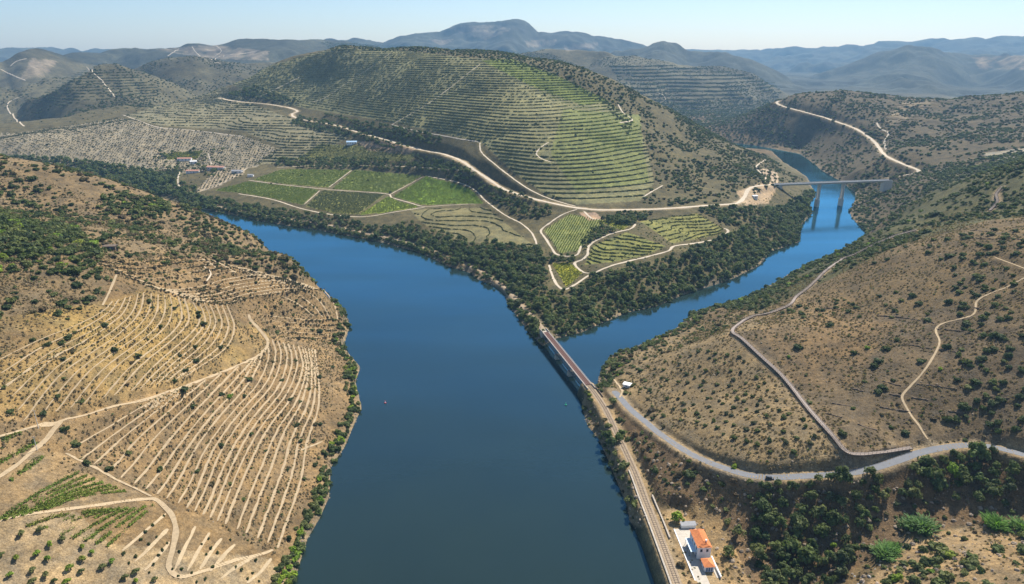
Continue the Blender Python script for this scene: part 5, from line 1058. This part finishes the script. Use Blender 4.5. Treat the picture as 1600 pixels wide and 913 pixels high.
# ------------------------------------------------------------------ road bridge
A2 = Vector((*map(float, at_z(1212, 288.6, 40)), 0)); B2 = Vector((*map(float, at_z(1388, 281.5, 40.5)), 0)); L2 = (B2 - A2).length
hb2 = empty('road_bridge', A2, math.atan2(B2.y - A2.y, B2.x - A2.x)); tag(hb2, 'high concrete road bridge on tall slender piers over the side river', 'bridge')
MB().box(-4, L2 + 4, -4.8, 4.8, 39.5, 40.1).build('deck', M['concrete'], hb2)
MB().box(-2, L2 + 2, -2.9, 2.9, 37.9, 39.5).build('girder', M['concrete'], hb2)
for s in (-1, 1): MB().box(-4, L2 + 4, s * 4.6 - .18, s * 4.6 + .18, 40.1, 41.2).build('parapet', M['concrete'], hb2)
MB().box(-4, L2 + 4, -3.6, 3.6, 40.1, 40.16).build('road_surface', M['asphalt'], hb2)
def tpx(px):
    d = B2 - A2
    return next(t for t in np.linspace(0, 1, 400) if project(A2.x + d.x * t, A2.y + d.y * t, 39)[0] >= px)
for px in (1281, 1318.5):
    t = tpx(px) * L2
    for s in (-1, 1):
        p = taper(t, 1.15, .95, -8, 37.9, 1.35)
        p.v = [(v[0], v[1] + s * 2.3, v[2]) for v in p.v]; p.build('pier_leg', M['concrete'], hb2)
    MB().box(t - 1.9, t + 1.9, -4.4, 4.4, -8, 12.5).build('pier_base', M['concrete'], hb2)
    MB().box(t - 1.1, t + 1.1, -3.6, 3.6, 36.6, 37.88).build('pier_cap', M['concrete'], hb2)
for t in (-6, L2 - 10): MB().box(t, t + 16, -4.0, 4.0, 22, 39.45).build('abutment', M['concrete'], hb2)
# ------------------------------------------------------------------ station
ax_, ay_ = at_z(1099, 874, 10); i = ir(1040, 870); dirv = rail[i + 12, :2] - rail[i - 12, :2]
if dirv[1] < 0: dirv = -dirv
ST = (float(ax_), float(ay_), 10.0); SRZ = math.atan2(dirv[1], dirv[0]) - math.pi / 2       # local y runs along the track, away from the camera
def hip(mb, x0, x1, y0, y1, z0, z1, e=.45, k=1.0):
    x0 -= e; x1 += e; y0 -= e; y1 += e; w_ = (x1 - x0) / 2; xm = (x0 + x1) / 2; r0 = min(y0 + w_ * k, (y0 + y1) / 2 - .2); r1 = max(y1 - w_ * k, (y0 + y1) / 2 + .2)
    V = [(x0, y0, z0), (x1, y0, z0), (x1, y1, z0), (x0, y1, z0), (xm, r0, z1), (xm, r1, z1)]
    return mb.add(V, [(3, 2, 1, 0), (0, 1, 4), (1, 2, 5, 4), (2, 3, 5), (3, 0, 4, 5)])
def windows(parent, face, pos, along, zc, wd, ht, name='window', mt=None, fr_=None):
    """a window: recessed pane under a proud surround. face 'x-','x+','y-','y+'"""
    for a in along:
        for z in zc:
            o = MB(); g = MB(); f = .12
            def bx(mb, a0, a1, z0, z1, d0, d1):
                if face[0] == 'x': s = 1 if face[1] == '+' else -1; mb.box(min(pos + s * d0, pos + s * d1), max(pos + s * d0, pos + s * d1), a0, a1, z0, z1)
                else: s = 1 if face[1] == '+' else -1; mb.box(a0, a1, min(pos + s * d0, pos + s * d1), max(pos + s * d0, pos + s * d1), z0, z1)
            for q0, q1, z0, z1 in ((a - wd / 2 - f, a - wd / 2, z - ht / 2, z + ht / 2), (a + wd / 2, a + wd / 2 + f, z - ht / 2, z + ht / 2), (a - wd / 2 - f, a + wd / 2 + f, z + ht / 2, z + ht / 2 + f), (a - wd / 2 - f, a + wd / 2 + f, z - ht / 2 - f, z - ht / 2)): bx(o, q0, q1, z0, z1, .003, .09)
            fr_o = o.build(name, fr_ or M['frame'], parent); bx(g, a - wd / 2, a + wd / 2, z - ht / 2, z + ht / 2, .004, .03); g.build('pane', mt or M['glass'], fr_o)
st = empty('station_house', ST, SRZ); tag(st, 'white two storey railway station with an orange hipped roof', 'house')
MB().box(-3.3, 3.3, 0, 13, -.4, 7.0).build('wall', M['white'], st)
MB().box(-3.55, 3.55, -.25, 13.25, 7.0, 7.28).build('cornice', M['white'], st)
rf = hip(MB(), -3.3, 3.3, 0, 13, 7.3, 9.1, .4, .75).build('roof', M['tile'], st)
b = MB()
for k_ in range(15): b.bar((-3.6, .2 + k_ * .9, 7.36), (-.1, .6 + .8 * k_, 9.12), .12); b.bar((3.6, .2 + k_ * .9, 7.36), (.1, .6 + .8 * k_, 9.12), .12)
b.build('tile_ribs', M['tile'], rf)['kind'] = 'stuff'
b = MB(); b.box(1.1, 1.7, 2.2, 2.9, 7.6, 9.6); b.box(1.0, 1.8, 2.1, 3.0, 9.6, 9.75); b.build('chimney', M['white'], rf)
windows(st, 'x-', -3.3, (1.8, 4.9, 8.1, 11.2), (5.3,), 1.0, 1.5); windows(st, 'y-', 0, (-1.5, 1.5), (5.3,), 1.0, 1.5); windows(st, 'x+', 3.3, (1.8, 4.9, 8.1, 11.2), (5.3, 1.9), 1.0, 1.4)
windows(st, 'x-', -3.3, (1.8, 4.9, 8.1, 11.2), (1.5,), 1.2, 2.5, 'door', M['door'])
cn = empty('platform_canopy', ST, SRZ); tag(cn, 'flat pale blue canopy over the platform beside the station house', 'canopy')
MB().box(-6.3, -3.45, 1.2, 11.4, 3.6, 3.78).build('canopy_roof', M['canopy'], cn)
for y in (1.8, 4.9, 8.0, 11.0): MB().box(-6.1, -5.95, y - .08, y + .08, .2, 3.6).build('post', M['frame'], cn)
an = empty('station_annex', ST, SRZ); tag(an, 'small white outbuilding with an orange hipped roof in front of the station', 'outbuilding')
MB().box(-2.3, 2.3, -8.8, -3.2, -.4, 3.0).build('wall', M['white'], an); MB().box(-2.5, 2.5, -9.0, -3.0, 3.0, 3.16).build('cornice', M['white'], an)
hip(MB(), -2.3, 2.3, -8.8, -3.2, 3.18, 4.9, .45, .9).build('roof', M['tile'], an)
windows(an, 'y-', -8.8, (-1.2, 0, 1.2), (1.45,), .7, 2.1, 'door', M['door']); windows(an, 'x-', -2.3, (-7.2, -4.8), (1.7,), .8, 1.1)
pf = empty('station_platform', ST, SRZ); tag(pf, 'pale paved station platform alongside the overgrown track', 'platform')
b = MB()
for k_ in range(19): b.box(-8.3, -2.2 if k_ < 8 else -3.35, -17 + k_ * 2.1, -17 + k_ * 2.1 + 2.06, -.6, .22)
b.build('paving', M['platform'], pf); MB().box(-8.75, -8.32, -17, 23, -.9, .3).build('edge_kerb', M['white'], pf)
MB().box(-3.3, 3.4, 13.1, 22.8, -.6, .18).build('yard_paving', M['platform'], pf)
sh = empty('yard_shed', ST, SRZ); tag(sh, 'low grey roofed shed closing the far end of the station yard', 'shed')
MB().box(-4.5, 3.2, 23.2, 25.4, -.4, 1.9).build('wall', M['white'], sh); b = MB(); b.add([(-4.8, 22.8, 1.93), (3.5, 22.8, 1.93), (3.5, 25.8, 2.5), (-4.8, 25.8, 2.5), (-4.8, 22.8, 2.08), (3.5, 22.8, 2.08), (3.5, 25.8, 2.65), (-4.8, 25.8, 2.65)], [(0, 3, 2, 1), (4, 5, 6, 7), (0, 1, 5, 4), (1, 2, 6, 5), (2, 3, 7, 6), (3, 0, 4, 7)]); b.build('roof', M['greyroof'], sh)
bw = empty('boundary_wall', ST, SRZ); tag(bw, 'white boundary wall right of the small station outbuilding', 'wall')
MB().box(4.0, 4.45, -13.5, .5, -.6, 1.3).build('wall_body', M['white'], bw); MB().box(3.9, 4.55, -13.6, .6, 1.3, 1.42).build('coping', M['white'], bw)
MB().box(2.4, 4.0, -13.0, -3.0, -.6, .16).build('paving', M['platform'], bw)
# ------------------------------------------------------------------ car
k_ = int(np.argmin(np.hypot(road[:, 0] - cast(1204, 749)[0][0], road[:, 1] - cast(1204, 749)[0][1]))); d = road[k_ + 3, :2] - road[k_ - 3, :2]; d /= np.linalg.norm(d); nn = np.array([d[1], -d[0]]); nn = nn if nn[1] < 0 else -nn
cp = road[k_, :2] + nn * 1.6; car = empty('parked_car', (*cp, float(hz(*cp)) + .07), math.atan2(d[1], d[0])); tag(car, 'small dark blue hatchback car on the outer lane of the riverside road', 'car')
def hull(secs, n=2):
    """cross sections (x, half width, z bottom, z top) joined into a shell"""
    V = []; Fc = []
    for x, wb, wt, z0, z1 in secs: V += [(x, -wb, z0), (x, wb, z0), (x, wb, (z0 + z1) / 2 + .08), (x, wt, z1), (x, -wt, z1), (x, -wb, (z0 + z1) / 2 + .08)]
    for i in range(len(secs) - 1):
        for j in range(6): Fc.append((i * 6 + j, i * 6 + (j + 1) % 6, (i + 1) * 6 + (j + 1) % 6, (i + 1) * 6 + j))
    Fc.append(tuple(range(6))[::-1]); Fc.append(tuple(range(6 * (len(secs) - 1), 6 * len(secs)))); return V, Fc
V, Fc = hull([(-2.1, .72, .66, .42, .78), (-1.95, .86, .80, .26, .92), (-.6, .88, .84, .22, .95), (1.0, .88, .84, .22, .95), (1.8, .86, .78, .24, .84), (2.12, .70, .62, .36, .68)])
MB().add(V, Fc).build('body', M['carpaint'], car)
V, Fc = hull([(-1.9, .74, .70, .88, .96), (-1.45, .76, .60, .90, 1.44), (-.2, .78, .62, .92, 1.5), (.35, .78, .60, .92, 1.46), (1.1, .74, .70, .90, .97)]); cab = MB().add(V, Fc).build('cabin', M['glass'], car)
MB().box(-1.35, .3, -.58, .58, 1.49, 1.53).build('roof_panel', M['carpaint'], car)
for x in (-1.35, 1.35):
    for s in (-1, 1):
        w_ = MB().cyl((x, s * .74, .31), (x, s * .92, .31), .31, .31, 14).build('wheel', M['rubber'], car); MB().cyl((x, s * .921, .31), (x, s * .935, .31), .18, .18, 10).build('rim', M['chrome'], w_)
for s in (-1, 1):
    MB().box(2.0, 2.14, s * .55 - .14, s * .55 + .14, .52, .66).build('headlight', M['lamp'], car); MB().box(-2.13, -2.02, s * .56 - .12, s * .56 + .12, .6, .78).build('tail_light', M['redlamp'], car); MB().box(.75, .9, s * .88 - .06, s * .88 + .06, .95, 1.07).build('wing_mirror', M['carpaint'], car)
MB().box(-2.14, -2.05, -.7, .7, .3, .42).build('bumper', M['rubber'], car)
# ------------------------------------------------------------------ wooden stairway
def stairway(W, label, wd=2.6):
    W = W.copy(); W[:, 2] = np.maximum(smooth(hz(W[:, 0], W[:, 1]), 12), hz(W[:, 0], W[:, 1])) + 1.2; o0 = W[len(W) // 2].copy(); W = W - o0
    t = np.gradient(W[:, :2], axis=0); t /= np.linalg.norm(t, axis=1)[:, None] + 1e-9; N = np.c_[-t[:, 1], t[:, 0]]; o = empty('wooden_stairway', tuple(o0)); dk = MB(); sp_ = MB()
    for i in range(len(W) - 1):
        a, c = W[i], W[i + 1]; z = max(a[2], c[2]); dk.bar((a[0], a[1], z), (c[0] - (c[0] - a[0]) * .06, c[1] - (c[1] - a[1]) * .06, z), wd, .09)
    dk.build('deck', M['wood'], o)
    for s in (-1, 1):
        rl = MB(); E = np.c_[W[:, :2] + N * s * (wd / 2 - .05), W[:, 2]]
        for i in range(0, len(W) - 3, 3):
            for h in (.55, 1.08): rl.bar(E[i] + (0, 0, h), E[i + 3] + (0, 0, h), .09)
            rl.bar(E[i] + (0, 0, -.1), E[i] + (0, 0, 1.1), .11)
        rl.build('railing', M['darkwood'], o); st_ = MB()
        for i in range(0, len(W) - 2, 2): st_.bar(E[i] - (0, 0, .35), E[i + 2] - (0, 0, .35), .14, .6)
        st_.build('shade_stringer', M['darkwood'], o)  # dark side boards: the shadow along the stair's flank is put into their colour
        for i in range(0, len(W), 4): sp_.bar(E[i] - (0, 0, 2.2), E[i] - (0, 0, .1), .16)
    sp_.build('support_posts', M['darkwood'], o)['kind'] = 'stuff'
    return tag(o, label, 'stairway')
stairway(walk, 'long weathered wooden stairway climbing the brown slope from the riverside road'); stairway(walk2, 'short upper flight of wooden stairs on the green slope at the right', 2.4)
# ------------------------------------------------------------------ utility poles
for (px, py), h, lab in (((60, 669), 10.5, 'tall grey utility pole at the track junction on the left hillside'), ((58, 704), 8.0, 'second utility pole beside the lower branch of the left track'), ((58, 700.5), .0, '')):
    if not h: continue
    x, y, z = cast(px, py)[0]; o = empty('utility_pole', (x, y, z)); MB().cyl((0, 0, -.6), (0, 0, h), .19, .12, 9).build('mast', M['concrete'], o); ca = MB().bar((-.95, 0, h - .6), (.95, 0, h - .6), .14).build('crossarm', M['steel'], o)
    for q in (-.85, 0, .85): MB().cyl((q, 0, h - .55), (q, 0, h - .25), .07, .05, 8).build('insulator', M['white'], ca)
    tag(o, lab, 'utility pole', 'utility poles on the left hillside')
# ------------------------------------------------------------------ buildings
def house(name, px, py, ln, wd, h, rot, wallm, roofm, label, cat='house', nwin=4, pitch=.42, flat=False):
    x, y, z = cast(px, py)[0]; z = float(hz(x, y)); o = empty(name, (x, y, z), rot); q = ln / 2; v = wd / 2
    b = MB(); b.box(-q, q, -v, v, -2.2, h)
    if not flat: b.add([(-q, -v, h), (-q, v, h), (-q, 0, h + v * pitch), (q, -v, h), (q, v, h), (q, 0, h + v * pitch)], [(0, 1, 2)[::-1], (3, 4, 5)])
    b.build('wall', wallm, o); e = .5; r = MB()
    for s in (-1, 1):
        za, zb = (h - e * pitch, h + v * pitch) if not flat else (h + .02, h + .35)
        r.add([(-q - e, s * (v + e), za), (q + e, s * (v + e), za), (q + e, 0, zb), (-q - e, 0, zb), (-q - e, s * (v + e), za + .2), (q + e, s * (v + e), za + .2), (q + e, 0, zb + .2), (-q - e, 0, zb + .2)], [(0, 3, 2, 1), (4, 5, 6, 7), (0, 1, 5, 4), (1, 2, 6, 5), (2, 3, 7, 6), (3, 0, 4, 7)])
    r.build('roof', roofm, o)
    if nwin: windows(o, 'y-', -v, [-q + ln * (k + .5) / nwin for k in range(nwin)], (h * .55,), min(1.3, ln / nwin * .4), h * .35)
    windows(o, 'y-', -v - .001, (q * .18,), (1.0,), 1.1, 2.0, 'door', M['door']) if nwin and nwin % 2 == 0 else None
    return tag(o, label, cat, 'farm buildings across the river' if name == 'farmhouse' else None)
W_, T2, GRf = M['white'], M['tile2'], M['greyroof']
house('farmhouse', 289, 251, 28, 8, 4.5, .05, W_, T2, 'long pale farmhouse with pinkish roof behind the trees of the farm'); house('farmhouse', 338, 265, 34, 9, 5, -.1, W_, T2, 'largest white farmhouse with reddish roof at the heart of the farm')
house('farmhouse', 302, 270, 24, 8, 4, .05, W_, T2, 'red roofed farm wing at the front left of the farm'); house('farmhouse', 371, 270, 20, 7, 3.5, -.1, W_, GRf, 'white farm building with grey roof at the right end of the farm', nwin=3)
house('farmhouse', 303, 256, 13, 7, 5, .3, W_, W_, 'small bright white block between the farmhouse and the trees', nwin=2); house('farmhouse', 392, 276, 10, 6, 3, 0, W_, GRf, 'little pale store at the corner of the flat vineyards', nwin=1)
house('farm_shed', 550, 225, 20, 9, 4, .1, W_, M['blueroof'], 'farm shed with a pale blue roof below the road on the central hill', 'shed', 4); house('roadside_hut', 1179, 310, 7, 6, 4, .2, W_, W_, 'tiny white hut where the valley road bends to the high bridge', 'hut', 1, flat=True)
house('white_shed', 980, 604, 5.0, 4.0, 2.2, -.5, W_, M['white'], 'white shed in the shrubs beside the end of the riverside road', 'shed', 1, .2); house('stone_ruin', 173, 389, 9, 5, 2.6, .1, M['drystone'], M['darkwood'], 'low stone hut with dark roof on the slope above the old terraces', 'hut', 2, .1)
# ------------------------------------------------------------------ buoys
for (px, py), mt, lab in (((602, 630), 'red', 'small red and white buoy floating in mid river'), ((884, 633), 'green', 'small green buoy floating near the railway bridge')):
    x, y = at_z(px, py, 0); o = empty('buoy', (float(x), float(y), 0)); MB().cyl((0, 0, -.5), (0, 0, .45), .75, .75, 14).build('float', M[mt], o); MB().cyl((0, 0, .45), (0, 0, 1.5), .4, .16, 12).build('tower', M['white'] if mt == 'red' else M[mt], o); MB().cyl((0, 0, 1.5), (0, 0, 1.95), .22, .22, 10).build('topmark', M[mt], o); tag(o, lab, 'buoy')
# ------------------------------------------------------------------ dry stone walls on the brown slope
WL = [[(680, 150), (780, 158), (900, 172), (1050, 200)], [(1050, 235), (1130, 240), (1220, 250)], [(850, 330), (930, 340), (1030, 360)], [(1070, 360), (1180, 380)], [(930, 580), (1050, 590), (1180, 612)], [(700, 720), (800, 740), (900, 752)], [(520, 605), (600, 625)], [(560, 830), (680, 868)], [(360, 760), (460, 790)], [(760, 640), (830, 655)], [(1130, 745), (1220, 760)], [(330, 100), (450, 112)], [(1290, 100), (1330, 110)], [(900, 660), (1010, 680)], [(400, 700), (520, 715)], [(720, 560), (830, 590)], [(1380, 655), (1500, 668)]]
ORD = ['first', 'second', 'third', 'fourth', 'fifth', 'sixth', 'seventh', 'eighth', 'ninth', 'tenth', 'eleventh', 'twelfth', 'thirteenth', 'fourteenth', 'fifteenth', 'sixteenth', 'seventeenth', 'eighteenth']
WLs = sorted([crop(L, 1200, 456) for L in WL] + [[(1511, 372), (1540, 374), (1575, 373), (1605, 376)], [(1515, 360), (1550, 363)]], key=lambda L: L[0][1])
for k_, L in enumerate(WLs):
    P = ground_line(L, 1.1, 4); P[:, 2] = hz(P[:, 0], P[:, 1]); P[:, :2] += rng.normal(0, .22, P[:, :2].shape); P[:, 2] += rng.uniform(-.45, .25, len(P))
    if len(P) > 3: wall_line(P, .55, .55, 'dry_stone_wall', M['drystone'], f'low ruined dry stone wall on the brown slope, {ORD[min(k_, 17)]} from the top' if k_ < 18 else 'lowest ruined dry stone wall on the brown slope right of the stairway', None, .6, 'ruined dry stone walls on the brown slope')
# ------------------------------------------------------------------ rocks
def rock_mesh(seed):
    rs = np.random.default_rng(seed); V = []; Fc = []; n = 8
    for i, ph in enumerate((-70, -25, 20, 60)):
        for j in range(n):
            a = 2 * math.pi * (j + .5 * (i % 2)) / n; r_ = .5 * math.cos(R(ph)) * rs.uniform(.75, 1.15); V.append((r_ * math.cos(a), r_ * math.sin(a) * .8, .36 * math.sin(R(ph)) * rs.uniform(.8, 1.2) + .12))
    for i in range(3):
        for j in range(n): Fc.append((i * n + j, i * n + (j + 1) % n, (i + 1) * n + (j + 1) % n, (i + 1) * n + j))
    V.append((0, 0, .5)); Fc += [(3 * n + j, 3 * n + (j + 1) % n, 4 * n) for j in range(n)]; return V, Fc
RK_ = [to_mesh('rock_shape', *rock_mesh(i), M['rock']) for i in range(4)]; RKP = [to_mesh('boulder_shape', *rock_mesh(20 + i), M['palerock']) for i in range(3)]
c = bpy.data.collections.new('rock_shapes')
for m_ in RK_: c.objects.link(bpy.data.objects.new('rock_shape', m_))
_cols[('rock', 'rock')] = c
def rocks(name, mask, spacing, prob, smin, smax):
    P = candidates(mask, spacing, prob); n_ = len(P); s = smin + (smax - smin) * rng.random(n_) ** 2.2; spread(name, np.c_[P, hz(P[:, 0], P[:, 1]) - .08 * s], np.c_[s, s * rng.uniform(.7, 1.2, n_), s * rng.uniform(.6, 1.1, n_)], rng.uniform(0, 6.28, n_), 'rock', 'rock')
rocks('bank_rocks', (SD > -1.0) & (SD < 7) & VIS2 & (RR < 1300) & np.isin(reg, [0, 2]), 2.6, .55, .8, 3.0)
rocks('bank_rocks', (SD > -.8) & (SD < 4) & VIS2 & (reg == 1), 2.2, .4, .6, 2.0)
rocks('hillside_rocks', zone([(960, 650), (1100, 735), (1240, 760), (1420, 740), (1640, 720), (1640, 990), (1180, 930), (1010, 740)], 2), 3.4, .5, .8, 3.2)
rocks('hillside_rocks', tr_, 6, .35, .5, 1.5); rocks('hillside_rocks', tl, 7, .3, .4, 1.2)
BP = [(1348, 893), (1356, 888), (1362, 882), (1345, 902), (1368, 890), (1352, 908), (1340, 910), (1374, 880), (1418, 850), (1426, 846), (1432, 852), (1410, 856), (1443, 858), (1335, 898), (1360, 900)]
BL = {}
for k_, (x, y, z) in enumerate(cast([p[0] for p in BP], [p[1] for p in BP])):
    o = bpy.data.objects.new('boulder', RKP[k_ % 3]); COL.objects.link(o); s = random.uniform(1.2, 2.6); o.location = (x + random.uniform(-1.5, 1.5), y + random.uniform(-1.5, 1.5), z - .35); o.scale = (s, s * random.uniform(.6, 1.1), s * random.uniform(.45, .8)); o.rotation_euler = (0, 0, random.uniform(0, 6)); tag(o, 'pale grey boulder in the dry stream bed', 'boulder', 'pale boulders in the dry stream bed'); BL.setdefault(o['label'], []).append((BP[k_][1], BP[k_][0], o))
tell_apart(BL)
#@@OBJEND@@
# ------------------------------------------------------------------ haze over the valley
hz_m = bpy.data.materials.new('haze'); hz_m.use_nodes = True; n = hz_m.node_tree; n.nodes.clear()
pv = n.nodes.new('ShaderNodeVolumePrincipled'); pv.inputs['Color'].default_value = (.34, .64, 1.0, 1); pv.inputs['Density'].default_value = 6.2e-5; pv.inputs['Anisotropy'].default_value = .2
mo = n.nodes.new('ShaderNodeOutputMaterial'); n.links.new(pv.outputs[0], mo.inputs['Volume'])
hb = MB().box(-11500, 11500, -300, 10700, -30, 900).build('haze', hz_m); hb['kind'] = 'stuff'
